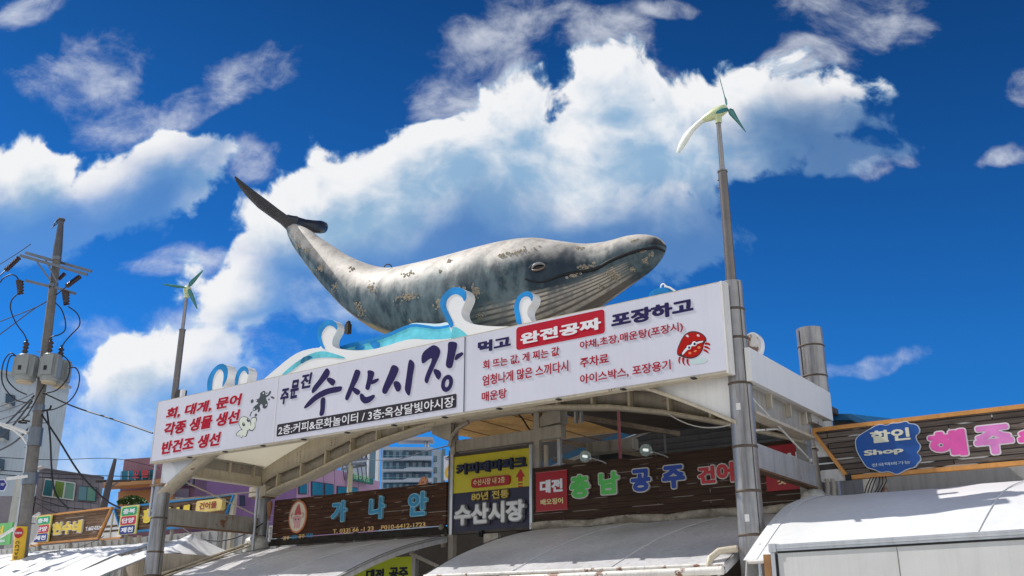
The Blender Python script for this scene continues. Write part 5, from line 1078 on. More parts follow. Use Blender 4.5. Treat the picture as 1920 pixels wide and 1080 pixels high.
# yellow-green shop panels under the awnings
gp1 = thing('lime_sign', G(-9.9, 3.3, 2.2), 'lime green shop panel with dark letters under the end of the left shade-toned awning', 'sign'); gpl = gp(3.3); q = [gpl.hit(*p) for p in ((640, 1100), (773, 1043))]
MB().gbox(q[0][0], q[1][0], 3.3, 3.36, 2.0, q[1][1]).obj('panel', mat('lime_panel', (.50, .62, .04), .45), gp1); MB().gbox(q[1][0] + .002, q[1][0] + .12, 3.28, 3.4, 1.5, q[1][1] + .15).obj('side_post', M_alu, gp1)
text('대전', gpl, (686, 1090), (721, 1066), M_nv, gp1, bold=.05); text('공주', gpl, (729, 1087), (766, 1062.5), M_nv, gp1, bold=.05)
b = MB(); b.bar(gpl.pt(*gpl.hit(775, 1038), .1), gpl.pt(*gpl.hit(830, 1064), .1), .07, .07); tag(b.obj('diagonal_strut', M_greybeam), 'grey diagonal strut between the two shade-toned awnings', 'strut')
gp2 = thing('ochre_sign', G(-3, .06, 1.7), 'dull yellow shop panel with red and black letters under the rusty white gutter', 'sign'); gpl = gp(.06)
MB().gbox(-4.4, -.75, .06, .10, 1.7, 2.36).obj('panel', M_ylp, gp2)
for w_, a, z, m in (('건어물', -3.7, 2.30, M_redp), ('오징어', -2.45, 2.31, M_nv), ('황태', -1.4, 2.32, M_nv)): text(w_, gpl, (a, z - .36), (a + 1.0 * len(w_) / 3, z), m, gp2, bold=.03, px=False)

# ================================================================== box truck on the right
A_, B_ = at(1449, 1021, 13.4), at(1920, 990, 11.2); TZ = 2.66
td = (B_ - A_); td.z = 0; td.normalize(); tn = Vector((-td.y, td.x, 0)); A_.z = 0
tk = thing('box_truck', A_ + td * 2.2, 'white box truck with aluminium top rail parked at the right edge', 'truck')
def T(a, n_, z): return A_ + td * a + tn * n_ + UP * z
def tbox(a0, a1, n0, n1, z0, z1): b = MB(); return b.hexa([T(a0, n0, z0), T(a1, n0, z0), T(a1, n1, z0), T(a0, n1, z0), T(a0, n0, z1), T(a1, n0, z1), T(a1, n1, z1), T(a0, n1, z1)])
M_trk = mat('truck_panel_white', (.60, .61, .60), .45, 0, .06, 1.4, streak=.12)
bx = tbox(.06, 5.2, 0, 1.6, .95, TZ - .09).obj('cargo_box', M_trk, tk)
tbox(1.685, 1.69, -.003, -.0005, .95, TZ - .12).obj('panel_seam', M_dark, bx); tbox(3.4, 3.405, -.003, -.0005, .95, TZ - .12).obj('panel_seam', M_dark, bx)
for z0, z1, pn in ((TZ - .089, TZ - .062, .02), (TZ - .06, TZ - .03, .03), (TZ - .028, TZ, .024)): tbox(.0, 5.2, -pn, 1.61, z0, z1).obj('top_rail', M_alu, tk)
tbox(.06, 5.2, -.006, -.001, TZ - .115, TZ - .0905).obj('rail_seal', M_black, tk)
tbox(-.05, .055, -.035, .06, TZ - .10, TZ + .012).obj('corner_cap', M_alu, tk); tbox(-.03, .03, -.03, .05, .95, TZ - .102).obj('corner_post', M_alu, tk); tbox(.035, .056, -.012, .05, .95, TZ - .12).obj('post_seal', M_black, tk)
tbox(-.16, -.055, .0, .10, 1.6, TZ - .12).obj('wooden_stake', mat('brown_wood_stake', (.28, .14, .05), .7, 0, .3, 6), tk)
b = MB(); b.prism([T(-1.9, .1, .55), T(-.3, .1, .55), T(-.3, .1, 1.95), T(-1.0, .1, 1.95), T(-1.75, .1, 1.25)], tn * 1.4); cab_ = b.obj('cab', M_white, tk)
b = MB(); b.prism([T(-1.55, .095, 1.3), T(-.6, .095, 1.3), T(-.6, .095, 1.8), T(-1.05, .095, 1.8)], tn * .004); b.obj('window', mat('dark_cab_glass', (.02, .025, .03), .08), cab_)
for a in (-1.3, 3.6):
    for n_ in (.12, 1.4):
        b = MB(); c = T(a, n_, .36); b.tube([c - tn * .1, c + tn * .1], .36, 20); w_ = b.obj('wheel', M_black, tk); b = MB(); b.tube([c - tn * .105, c - tn * .1005], .2, 14); b.obj('rim', M_alu, w_)
tbox(-.3, 5.2, .2, 1.4, .6, .94).obj('chassis', M_dark, tk)

# ================================================================== utility pole with its gear
PY = 29.0
pb, pt_ = at(35, 1080, PY), at(115, 412, PY); pb.z, pbx = 0, (pb.x)
up = thing('utility_pole', Vector((pb.x + .12, PY, 0)), 'tall concrete utility pole with crossarms at the left edge', 'utility pole')
def PX(z): return pb.x + (pt_.x - pb.x) * (z - 3.0) / (pt_.z - 3.0)
def PP(z, dx=0, dy=0): return Vector((PX(max(z, 0)) + dx, PY + dy, z))
M_conc = mat('weathered_concrete', (.19, .178, .168), .8, 0, .2, 4, streak=.4)
zj = at(108, 480, PY).z
b = MB(); b.tube([PP(z) for z in (0, 4, 8, zj)], [.20, .178, .15, .122], 20); b.obj('shaft', M_conc, up)
b = MB(); b.tube([PP(zj - .1), PP(zj + .2), PP(pt_.z - .12), PP(pt_.z)], [.14, .14, .085, .085], 14); b.tube([PP(pt_.z - .03), PP(pt_.z + .02)], .12, 14); b.obj('top_extension', mat('dark_galvanised', (.11, .11, .125), .5, .4, .2, 4), up)
M_arm = mat('galvanised_arm', (.17, .19, .22), .4, .5, .12, 4); M_ins = mat('brown_porcelain', (.045, .022, .02), .2, 0, .2, 6); M_wire = mat('black_wire', (.02, .02, .022), .5)
def W_(x, y, dy=0): return at(x, y, PY + dy)
for a, b2, dy in (((38, 479), (164, 515), -.22), ((48, 474), (172, 509), .22)): b = MB(); b.bar(W_(*a, dy), W_(*b2, dy), .075, .085); b.obj('crossarm', M_arm, up)
for a, b2, dy in (((48, 526), (93, 537), -.18), ((105, 539), (142, 551), -.18)): b = MB(); b.bar(W_(*a, dy), W_(*b2, dy), .07, .08); b.obj('lower_arm', M_arm, up)
for a, b2 in (((70, 492), (96, 528)), ((85, 486), (108, 531))): b = MB(); b.bar(W_(*a, -.25), W_(*b2, -.2), .05, .05); b.obj('arm_brace', M_arm, up)
for z in (zj - .1, W_(98, 536).z, 8.0, 7.3, W_(62, 768).z): b = MB(); r = .22 - .006 * z; b.tube([PP(z - .06), PP(z + .06)], r, 18); b.obj('pole_band', M_arm, up)
def strain(a, b2):
    a, b2 = Vector(a), Vector(b2); b = MB(); n = 16; b.tube([a.lerp(b2, k / n) for k in range(n + 1)], [.045 if k % 2 else .085 for k in range(n + 1)], 10); b.obj('strain_insulator', M_ins, up)
strain(W_(12, 506, -.6), W_(35, 484, -.3)); strain(W_(126, 536, -.6), W_(149, 519, -.3)); strain(W_(110, 524, .3), W_(122, 512, .3))
def cutout(x, y):
    b = MB(); b.tube([W_(x, y - 12, -.3), W_(x + 1, y + 14, -.3)], [.09, .05], 10); n = 8; b.tube([W_(x + 4, y - 10 + 22 * k / n, -.35) for k in range(n + 1)], [.05 if k % 2 else .10 for k in range(n + 1)], 10); b.bar(W_(x - 3, y - 6, -.3), W_(x + 9, y - 8, -.25), .05, .05); b.obj('cutout_switch', M_ins, up)
cutout(35, 538); cutout(121, 558)
def wire(pts, r=.018, name='jumper_wire'):
    q = catmull([list(p) for p in pts], 6); b = MB(); b.tube([Vector(p) for p in q], r, 6); return b.obj(name, M_wire, up)
for pts in (((0, 530), (6, 522), (20, 515), (30, 518), (36, 527)), ((33, 551), (22, 563), (20, 580), (30, 606), (46, 628), (53, 648)), ((104, 568), (115, 580), (122, 600), (122, 618), (112, 627), (95, 633), (90, 647)), ((128, 575), (142, 585), (149, 597), (148, 612), (133, 628), (119, 645), (114, 660)),
            ((30, 668), (20, 662), (8, 676), (3, 700), (6, 722), (20, 742), (35, 752), (60, 756)), ((32, 668), (20, 668), (13, 690), (14, 712), (30, 730), (50, 740)), ((115, 664), (128, 676), (131, 690), (125, 712), (105, 732), (80, 738)), ((128, 690), (142, 690), (149, 706), (145, 730), (130, 752), (105, 766), (85, 770)), ((98, 662), (100, 680), (92, 705), (75, 735), (62, 760), (50, 780), (38, 790))):
    wire([W_(*p, -.35) for p in pts], .020)
for pts in (((78, 770), (92, 768), (96, 760)), ((56, 790), (40, 788), (36, 792), (50, 793))): wire([W_(*p, -.3) for p in pts], .03)
b = MB()
for a in range(3): b.tube([W_(100 + a, 424 - 3 * a), W_(110, 408 + 4 * a), W_(114, 414)], .014, 5)
b.tube([W_(96, 428), W_(114, 414)], .014, 5); b.obj('top_wires', M_wire, up)
for z in range(8): zz_ = 4.5 + z * .75; b = MB(); b.tube([PP(zz_, -.14), PP(zz_, -.30)] if z % 2 else [PP(zz_, .14), PP(zz_, .30)], .014, 5); b.obj('climbing_step', M_arm, up)
b = MB(); b.tube([PP(.2, -.21, -.05), PP(5, -.2, -.05), PP(7.4, -.18, -.05)], .03, 7); b.obj('riser_conduit', M_alu, up)
M_tr = mat('transformer_grey', (.30, .32, .32), .4, .05, .08, 3, streak=.25); M_trd = mat('base_reflected_light', (.50, .42, .30), .6)  # cream base colour carries the warm light reflected onto the tank bottoms
def transformer(label, x0, x1, y0, y1, dy):
    a, c = W_((x0 + x1) / 2, y1, dy), W_((x0 + x1) / 2, y0, dy); w = (x1 - x0) / FPX * 31 / 2 * .92; o = thing('transformer', a, label, 'transformer', 'transformers on the utility pole')
    b = MB(); pts = []; n = 20; h = c.z - a.z
    b.tube([a + UP * (h * f) for f in (0, .03, .06, .94, .97, 1.0)], [w * .7, w * .86, w * .9, w * .9, w * .84, w * .5], n); b.obj('tank', M_tr, o)
    b = MB(); b.tube([a - UP * .05, a + UP * .015], w * .72, n); b.obj('base_ring', M_trd, o)
    for sg in (-1, 1):
        b = MB(); b.box(a + Vector((sg * w * .80, -.05, h * .5)), (1, 0, 0), w * .16, w * .5, h * .36); b.obj('radiator', M_tr, o)
    b = MB(); b.box(a + Vector((0, -w * .85, h * .55)), (1, 0, 0), w * .55, .06, h * .36); b.obj('front_plate', M_tr, o)
    b = MB(); b.tube([c + UP * (.06 * k) for k in range(8)], [.05 if k % 2 else .10 for k in range(8)], 10); b.tube([c + UP * .45, c + UP * .5], .04, 8); b.obj('bushing', M_ins, o)
    b = MB(); b.box(a + Vector((-w * .1, -w * .85 - .065, h * .42)), (1, 0, 0), .05, .003, .07); b.obj('number_plate', M_black, o)
    b = MB(); b.bar(a + UP * h * .6 + Vector((0, 0, 0)), PP(a.z + h * .6, 0, 0), .08, .12); b.obj('hanger', M_arm, o)
transformer('grey pole transformer hanging left of the pole', 24, 67, 666, 715, -.35); transformer('grey pole transformer in front, just right of the pole', 73, 110, 664, 716, -.45); transformer('grey pole transformer furthest right, set behind its neighbour', 94, 129, 676, 724, .35)
# plates on the pole
pz0, pz1 = W_(24, 1066, -.2).z, W_(32, 987, -.2).z
cc = thing('warning_plate', PP(pz0, .0, -.22), 'yellow warning plate with red disc strapped to the utility pole', 'sign')
def wrap(z0, z1, w, r, m, nm, par, n=9):
    rows = []
    for z in (z0, z1): rows.append([PP(z) + Vector((r * math.sin(a), -r * math.cos(a), 0)) for a in [-w / 2 + w * k / (n - 1) - .12 for k in range(n)]])
    b = MB(); b.grid(rows, True); b.grid([[p + (PP(z) - p).normalized() * .008 for p in rr] for rr, z in zip(rows, (z0, z1))], True); return b.obj(nm, m, par)
wrap(pz0, pz1, 1.9, .232, mat('warning_yellow', (.78, .47, .03), .45, 0, .06, 3), 'plate', cc)
wpl = Plane(Vector((PX((pz0 + pz1) / 2), PY - .236, 0)), Vector((.993, -.118, 0)), Vector((.118, .993, 0)))
cx = -.028; dx = (PX(pz1) - PX(pz0)); hgt = pz1 - pz0
b = MB(); zc_ = pz1 - .19; b.prism([wpl.pt(dx * .42 + cx + .135 * math.cos(a), zc_ + .15 * math.sin(a), .012) for a in [2 * math.pi * k / 24 for k in range(24)]], wpl.n * .006); b.obj('red_disc', mat('warning_red', (.45, .02, .02), .45), cc)
text('방범촬영중', wpl, (dx * .42 + cx - .11, zc_ - .03), (dx * .42 + cx + .11, zc_ + .03), M_wtext, cc, off=.014, bold=.02, px=False)
for k, ch_ in enumerate('CCTV단속구간'):
    z = pz1 - .42 - k * .105; f = (z - pz0) / hgt - .5; text(ch_, wpl, (dx * f + cx - .06, z - .08), (dx * f + cx + .06, z), M_black, cc, off=.013, bold=.02, px=False, rot=-math.pi / 2 if k < 3 else 0)
text('강릉시', wpl, (dx * -.44 + cx - .11, pz0 + .05), (dx * -.44 + cx + .11, pz0 + .13), M_black, cc, off=.013, bold=.02, px=False)
b = MB(); b.tube([W_(51, 812, -.1), W_(20, 800, -.2), W_(-8, 793, -.3), W_(-60, 782, -.4)], .05, 10); b.tube([W_(50, 832, -.1), W_(42, 820, -.15), W_(25, 806, -.2), W_(2, 797, -.3)], .03, 8); la = thing('street_lamp', W_(51, 812), 'white street lamp arm reaching left from the utility pole', 'street lamp'); b.obj('arm', M_white, la); b = MB(); b.ball(W_(-70, 781, -.42), .45, .15, .09); b.obj('lamp_head', M_alu, la); b = MB(); z = W_(50, 818).z; b.tube([PP(z - .3), PP(z + .25)], .20, 16); b.obj('clamp', M_arm, la)
bs = thing('road_sign', W_(0, 915, -.4), 'dark blue arrow shaped road sign on a bracket left of the utility pole', 'sign'); q = [(-50, 899), (9, 899), (14.5, 909), (8, 921), (-50, 919)]
pl = yp(PY - .45); b = MB(); plate(b, pl, q, 0, .02); b.obj('panel', mat('road_sign_white', (.7, .72, .8), .4), bs); b = MB(); plate(b, pl, [(-49, 900.5), (8.3, 900.5), (13, 909), (7.4, 919.5), (-49, 917.5)], .021, .003); b.obj('face', mat('road_sign_blue', (.02, .03, .24), .4), bs); text('수산시장', pl, (-22, 911), (10, 906), M_wtext, bs, off=.026, bold=.01); b = MB(); b.bar(W_(14, 899, -.3), W_(36, 892, -.1), .05, .05); b.bar(W_(12, 898, -.42), W_(52, 893, -.2), .06, .08); b.obj('bracket', M_white, bs)
b = MB(); z = W_(48, 895).z; b.tube([PP(z - .22), PP(z + .12)], .22, 18); tag(b.obj('steel_collar', M_arm), 'wide steel collar clamped round the utility pole beside the blue road sign', 'collar')

def cable(label, pts, r=.02, grp='overhead cables', sub=6):
    b = MB(); b.tube([Vector(p) for p in catmull([list(p) for p in pts], sub)], r, 6); tag(b.obj('overhead_cable', M_wire), label, 'cable', grp)
cable('cable running from below the transformers down right to the banner sign', [W_(84, 738), at(140, 763, 28), at(215, 787, 26), at(286, 812, 24.4)], .022)
cable('long drooping cable from the pole down to the blue trimmed sign', [W_(76, 774), at(110, 825, 28.5), at(150, 888, 28), at(195, 935, 27.5), at(224, 952, 27)], .028)
cable('cable hanging almost straight down right of the pole past the grey house', [W_(88, 768), at(94, 820, 29), at(97, 880, 29), at(104, 925, 29), at(128, 954, 28.5)], .028)
cable('upper high voltage wire leaving the top crossarm to the left', [W_(57, 458, .2), at(25, 480, 32), at(-40, 520, 36)], .016)
cable('wire from the left strain insulator out of the photo', [W_(12, 506, -.6), at(-40, 550, 27)], .018)
cable('wire from the right strain insulator passing behind the pole', [W_(126, 536, -.6), at(105, 553, 29), at(70, 575, 30), at(0, 603, 32), at(-50, 622, 33)], .018)
cable('second wire running left just above the transformers', [W_(88, 565), at(60, 582, 30), at(0, 627, 32), at(-50, 665, 33)], .018)
for k, (a, c) in enumerate((((62, 738), (0, 762)), ((62, 748), (0, 772)), ((60, 762), (0, 787)), ((55, 778), (0, 798)))):
    cable(('topmost', 'second', 'third', 'lowest')[k] + ' of the four thin service wires fanning left below the transformers', [W_(*a), at((a[0] + c[0]) / 2, (a[1] + c[1]) / 2 + 2, 31), at(c[0], c[1], 33), at(c[0] - 60, c[1] + 24, 36)], .016)
for k, (y0, y1) in enumerate(((742, 800), (752, 818), (800, 842))):
    cable(('highest', 'middle', 'bottom')[k] + ' thick bundled cable leaving the utility pole toward the left edge', [W_(64 - k * 4, y0), at(30, (y0 + y1) / 2 + 6, 30), at(0, y1 + 2, 31), at(-60, y1 + 30, 33)], .03)
cable('faint wire crossing in front of the far grey tower', [at(-10, 857, 34), at(100, 862, 40), at(216, 860, 47), at(300, 878, 50)], .014)
for k, y in enumerate((885, 893)): cable(('upper', 'lower')[k] + ' straight wire crossing in front of the grey tiled house roof', [at(-10, y - 4, 36), at(100, y + 3, 40), at(230, y + 8, 46), at(290, y + 6, 48)], .018)
cable('wire crossing the arch opening in front of the glass hotel', [at(690, 862, 60), at(740, 862, 48), at(800, 846, 38), at(843, 835, 24.5)], .02)
cable('curling loose wire end beside the tall yellow sign', [at(843, 836, 24.2), at(846, 845, 24.2), at(843, 854, 24.2), at(838, 858, 24.2)], .015)
for k, d_ in enumerate((0, 14)): cable(('upper', 'lower')[k] + ' drooping wire in front of the grey tiled house wall', [W_(55, 930 + d_ / 3), at(90, 942 + d_, 33), at(130, 952 + d_, 36), at(180, 956 + d_, 38)], .018)

# ================================================================== distant buildings
M_wglass = glass('teal_window_glass', (.03, .16, .20)); M_gglass = glass('green_window_glass', (.05, .20, .12)); M_frame = mat('white_window_frame', (.70, .71, .72), .4)
def block(px, Y, depth, m, parent, name='wall', zbase=0):   # upright mass whose front top edge runs through the given points
    tops = [at(x, y, YY) for x, y, YY in px]; b = MB(); n = len(tops)
    front = [Vector((p.x, p.y, zbase)) for p in tops] + tops[::-1]
    b.prism(front, Vector((min(0, tops[-1].x / tops[-1].y * depth * 1.04), depth, 0))); return b.obj(name, m, parent)
def panel(px, Y, off, m, parent, name, th=.06, dirx=None):
    pl = yp(Y); b = MB(); plate(b, pl, px, off, th); return b.obj(name, m, parent)
tw = thing('grey_tower_block', at(40, 900, 60) * Vector((1, 1, 0)) if False else Vector((-31, 60, 0)), 'tall plain blue grey apartment block behind the utility pole', 'building')
block(((-120, 672, 60), (130, 729, 60)), 60, 12, mat('bluegrey_render', (.44, .52, .60), .7, 0, .08, .5, streak=.25), tw)
panel(((-120, 668), (137, 726), (137, 731), (-120, 674)), 60, .25, mat('roof_lip', (.38, .40, .42), .6), tw, 'roof_lip', .3)
for x, y in ((12, 738), (1, 802), (-8, 858)):
    w_ = panel(((x, y), (x + 17, y + 4), (x + 16, y + 24), (x - 1, y + 20)), 60, .03, mat('dark_blue_glass', (.03, .07, .12), .08), tw, 'window'); panel(((x - 1, y + 20), (x + 15, y + 23), (x + 14, y + 30), (x - 1, y + 27)), 60, .3, mat('ac_unit_grey', (.40, .42, .42), .5), w_, 'air_conditioner', .28)
hse = thing('tiled_house', Vector((-21, 43, 0)), 'low mauve grey tiled house with sliding windows', 'house')
M_tile = mat('mauve_grey_tiles', (.25, .225, .26), .45, 0, .14, 1.2, streak=.2)
block(((-60, 930, 42.5), (68, 930, 42.5)), 42.5, 6, M_tile, hse); block(((74, 880, 42.5), (195, 898, 42.5)), 42.5, 6, M_tile, hse); panel(((72, 877), (198, 895.5), (198, 899), (72, 881)), 42.5, .15, mat('dark_coping', (.10, .09, .10), .5), hse, 'coping', .2)
for k in range(8):
    x = 80 + k * 15; panel(((x, 886 + k * 2.2), (x + .7, 886 + k * 2.2), (x + .7, 960), (x, 960)), 42.5, .004, mat('tile_joint', (.09, .08, .09), .7), hse, 'tile_joint', .004)
for y in (918, 930, 944): panel(((76, y), (193, y + 16), (193, y + 16.7), (76, y + .7)), 42.5, .004, mat('tile_joint', (.09, .08, .09)), hse, 'tile_joint', .003)
def win(px, Y, par, gl, frame=M_frame, splits=(.33, .67)):
    (a, b_, c_, d_) = px; w_ = panel(px, Y, .07, frame, par, 'window', .06); mx = sum(p[0] for p in px) / 4; my = sum(p[1] for p in px) / 4
    lst = [0, *splits, 1]
    for i, (f0, f1) in enumerate(zip(lst, lst[1:])):
        f0 += .025; f1 -= .025; L_ = lambda p, q, f: (p[0] + (q[0] - p[0]) * f, p[1] + (q[1] - p[1]) * f)
        t0, t1_, u1, u0 = L_(a, b_, f0), L_(a, b_, f1), L_(d_, c_, f1), L_(d_, c_, f0)
        panel((L_(t0, u0, .06), L_(t1_, u1, .06), L_(t1_, u1, .94), L_(t0, u0, .94)), Y, .132, gl if not isinstance(gl, list) else gl[i % len(gl)], w_, 'pane', .01)
win(((87, 898), (144, 906), (140, 939), (81, 931)), 42.5, hse, [M_wglass, glass('yellow_green_reflection', (.16, .26, .05)), M_gglass]); win(((150, 911), (183, 914), (181, 942), (148, 939)), 42.5, hse, [M_wglass, M_gglass], mat('dark_window_frame', (.08, .08, .09), .4), (.5,))
block(((30, 893, 41), (72, 880, 41)), 41, 1.0, mat('cream_stair_box', (.55, .56, .52), .6, 0, .15, 1, streak=.3), hse, 'stair_box', 4); panel(((58, 884), (92, 877), (92, 880), (58, 888)), 41, .3, M_white, hse, 'canopy', .4)
mo = thing('motel', Vector((-19.5, 52, 0)), 'pink topped motel with green glass storey and orange balcony', 'building'); MY = 52
M_pinkw = mat('dusty_pink_render', (.30, .17, .21), .7, 0, .12, 1.2, streak=.3)
block(((233, 861, MY), (420, 848, MY)), MY, 10, M_pinkw, mo); panel(((228, 884), (292, 881), (292, 908), (226, 910)), MY, .06, M_wglass, mo, 'glass_storey', .05)
for k in range(5): panel(((229 + 13 * k, 884), (230.3 + 13 * k, 884), (229.3 + 13 * k, 910), (228 + 13 * k, 910)), MY, .12, M_alu, mo, 'mullion', .03)
panel(((226, 909), (320, 904), (320, 915), (224, 917)), MY, .5, mat('grey_slab_edge', (.26, .25, .27), .6), mo, 'slab_edge', .5); panel(((220, 917), (330, 909), (330, 917), (220, 924)), MY, 1.2, mat('orange_render', (.60, .30, .12), .6, 0, .1, 1), mo, 'balcony', 1.1); panel(((228, 924), (330, 917), (330, 960), (226, 960)), MY, .25, mat('orange_render', (.60, .30, .12)), mo, 'balcony_wall', .2)
pl = yp(MY - .35); M_ms = mat('motel_red_sign', (.48, .07, .08), .5)
q = [pl.hit(*p) for p in ((247, 898), (264, 881), (266, 896.5), (281, 878.5))]
text('모', pl, (249, 897), (263, 882.5), M_ms, mo, bold=.03, ext=.1); text('텔', pl, (265.5, 896), (280, 881), M_ms, mo, bold=.03, ext=.1)
panel(((318, 872), (400, 880), (400, 916), (316, 908)), MY, .15, mat('mauve_sign_band', (.42, .33, .44), .6, 0, .15, 2), mo, 'sign_band', .1); text('MOTEL', yp(MY - .26), (322, 911), (394, 886), mat('dark_green_letters', (.05, .11, .11), .5), mo, bold=.01, ext=.12)
panel(((318, 917), (356, 917), (354, 960), (316, 960)), MY, .1, mat('grey_mauve_wall', (.24, .22, .27), .6), mo, 'side_wall', .05); win(((318, 931), (346, 934), (345, 955), (317, 952)), MY - .15, mo, M_wglass, splits=(.5,))
sb = thing('roof_shrub', at(250, 945, 46) , 'leafy green shrub on the low roof before the motel', 'shrub'); rs_ = random.Random(11); lv = MB()
for _ in range(900):
    x = rs_.uniform(222, 276); hgt = 14 * max(.15, 1 - ((x - 248) / 30) ** 2); y = 946 - rs_.random() ** .8 * hgt - rs_.random() * 3; p = at(x, y, 46 + rs_.uniform(-.7, .7)); a = Vector((rs_.gauss(0, 1), rs_.gauss(0, 1), rs_.gauss(0, .8))).normalized() * rs_.uniform(.06, .15); c = Vector((rs_.gauss(0, 1), rs_.gauss(0, 1), rs_.gauss(.3, 1))).normalized() * .05
    lv.add([p - a, p + c, p + a, p - c], [(0, 1, 2, 3)])
lv.obj('foliage', mat('shrub_leaf', (.07, .13, .025), .5, 0, .55, 6), sb); st = MB()
for k in range(5): p = at(230 + 9 * k, 946, 46); st.tube([p - UP * .2, p + Vector((.1, 0, .25))], .02, 5)
st.obj('stem', mat('stem_brown', (.10, .06, .03)), sb)
pur = thing('purple_building', Vector((-12, 48, 0)), 'mauve purple building with teal windows seen through the arch', 'building')
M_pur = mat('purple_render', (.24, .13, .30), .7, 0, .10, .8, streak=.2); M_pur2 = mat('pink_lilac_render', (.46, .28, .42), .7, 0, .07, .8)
a0, a1, a2 = at(392, 868, 48), at(588, 862, 47), at(712, 904.5, 54.5); zt = a1.z
poly = [Vector((a0.x, 48, 0)), Vector((a1.x - 1.2, 47, 0)), Vector((a2.x, 54.5, 0)), Vector((a2.x - 2, 60, 0)), Vector((a0.x, 60, 0))]
fdir = (Vector((a2.x, 54.5, 0)) - Vector((at(560, 880, 46.8).x, 46.8, 0))).normalized(); fo = Vector((at(560, 880, 46.8).x, 46.8, 0)); fl_ = (Vector((a2.x, 54.5, 0)) - fo).length; fn = Vector((-fdir.y, fdir.x, 0))
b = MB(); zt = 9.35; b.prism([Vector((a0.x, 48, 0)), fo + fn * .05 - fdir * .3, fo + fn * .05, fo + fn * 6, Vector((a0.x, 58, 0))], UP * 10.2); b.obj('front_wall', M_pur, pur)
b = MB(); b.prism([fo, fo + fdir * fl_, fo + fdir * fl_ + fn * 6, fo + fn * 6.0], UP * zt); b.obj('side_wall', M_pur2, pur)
fp = Plane(fo, fdir, fn)
def fpan(px, off, m, nm, par=pur, th=.04): b = MB(); plate(b, fp, px, off, th); return b.obj(nm, m, par)
for x0, x1, y0, y1 in ((584, 603, 904, 928), (608, 623, 907, 928), (632, 668, 913, 940), (560, 573, 900, 925)):
    w_ = fpan(((x0 - 1.2, y0 - 1.6), (x1 + 1.2, y0 + 1.2), (x1 + 1.2, y1 + 2), (x0 - 1.2, y1 + 2)), .01, mat('window_surround_dark', (.05, .04, .07), .5), 'window'); fpan(((x0, y0), (x1, y0 + 2.5), (x1, y1), (x0, y1)), .052, M_wglass, 'pane', w_, .01)
for x in (578, 606, 627, 648, 672): fpan(((x, 878), (x + .7, 878), (x + .7, 930), (x, 930)), .004, mat('purple_joint', (.20, .12, .20), .7), 'wall_joint', pur, .004)
panel(((452, 930), (462, 930), (462, 950), (452, 950)), 47.2, .2, mat('dark_window_purple', (.03, .025, .06), .2), pur, 'window', .1)
gsn = thing('green_shop_sign', at(673, 905, 47), 'small green sign with pale letters on the purple building', 'sign'); fp2 = Plane(fo - fn * .25, fdir, fn)
b = MB(); plate(b, fp2, [(653, 888.5), (694, 899), (694, 909), (652, 899)], 0, .2); b.obj('panel', mat('sign_green_dark', (.02, .16, .11), .4), gsn)
(s0, z0), (s1, z1) = fp2.hit(656, 899), fp2.hit(687, 897); text('강릉식자재마트', fp2, (s0, z0 + .04), (s1, z0 + .36), mat('sign_pale_green', (.35, .62, .36), .5), gsn, off=.204, bold=.03, px=False)
panp = lambda x, y, Y=44: at(x, y, Y)
pp1 = thing('utility_pole', panp(657, 960) * 1, 'pale utility pole with tangled crossarms seen through the arch', 'utility pole'); q0 = panp(657, 870); 
b = MB(); b.tube([Vector((panp(656, 930).x, 44, 0)), panp(658, 868)], [.15, .11], 10); b.obj('shaft', mat('sunlit_concrete_pole', (.46, .42, .28), .7), pp1)
for a, c, d_ in (((618, 868), (690, 860), 0), ((624, 874), (684, 868), .4), ((634, 862), (676, 873), -.3), ((640, 880), (688, 872), 0)): b = MB(); b.bar(at(*a, 44 + d_), at(*c, 44 - d_), .09, .09); b.obj('crossarm', M_arm, pp1)
for k in range(9): x = 622 + k * 8; b = MB(); y = 868 - k; b.tube([at(x, y, 44), at(x + 1, y - 8, 44)], .05, 6); b.obj('insulator', M_ins, pp1)
for k in range(6): x = 640 + k * 9; b = MB(); b.tube([at(x, 866, 44.2), at(x + 3, 880 + (k % 3) * 8, 44.2), at(x + 6 - 3 * (k % 3), 900, 44.2)], .02, 5); b.obj('jumper_wire', M_wire, pp1)
pp2 = thing('utility_pole', panp(192, 975, 40) , 'dark slim utility pole with one crossarm beside the motel', 'utility pole')
b = MB(); b.tube([Vector((at(188, 975, 40).x, 40, 0)), at(193, 955, 40), at(206, 900, 40), at(216, 861, 40)], [.16, .16, .12, .07], 10); b.obj('shaft', mat('dark_pole', (.10, .085, .09), .7), pp2); b = MB(); b.bar(at(180, 903, 40), at(245, 901, 40), .08, .08); b.obj('crossarm', M_dark, pp2); b = MB(); b.bar(at(205, 915, 40), at(222, 903, 40), .05, .05); b.obj('arm_brace', M_arm, pp2)
ho = thing('glass_hotel', Vector((-10.5, 90, 0)), 'modern white hotel with rows of teal glass balconies seen through the arch', 'building'); HY = 90
M_hw = mat('hotel_white', (.40, .46, .55), .6, 0, .05, .3); M_hg = mat('hotel_dark_glass', (.010, .065, .13), .15, 0, .5, .35, spec=.4); M_hg2 = mat('hotel_teal_glass', (.012, .11, .17), .08, 0, .4, .3, spec=.9)
block(((717, 838, HY), (812, 838.5, HY)), HY, 14, M_hw, ho); block(((640, 846, HY + 2), (700, 846, HY + 2)), HY, 12, M_hw, ho, 'wing'); block(((812.5, 841, HY + 1), (830, 845, HY + 3), (836, 846, HY + 4)), HY, 10, mat('hotel_side_grey', (.36, .42, .48), .6), ho, 'side_block')
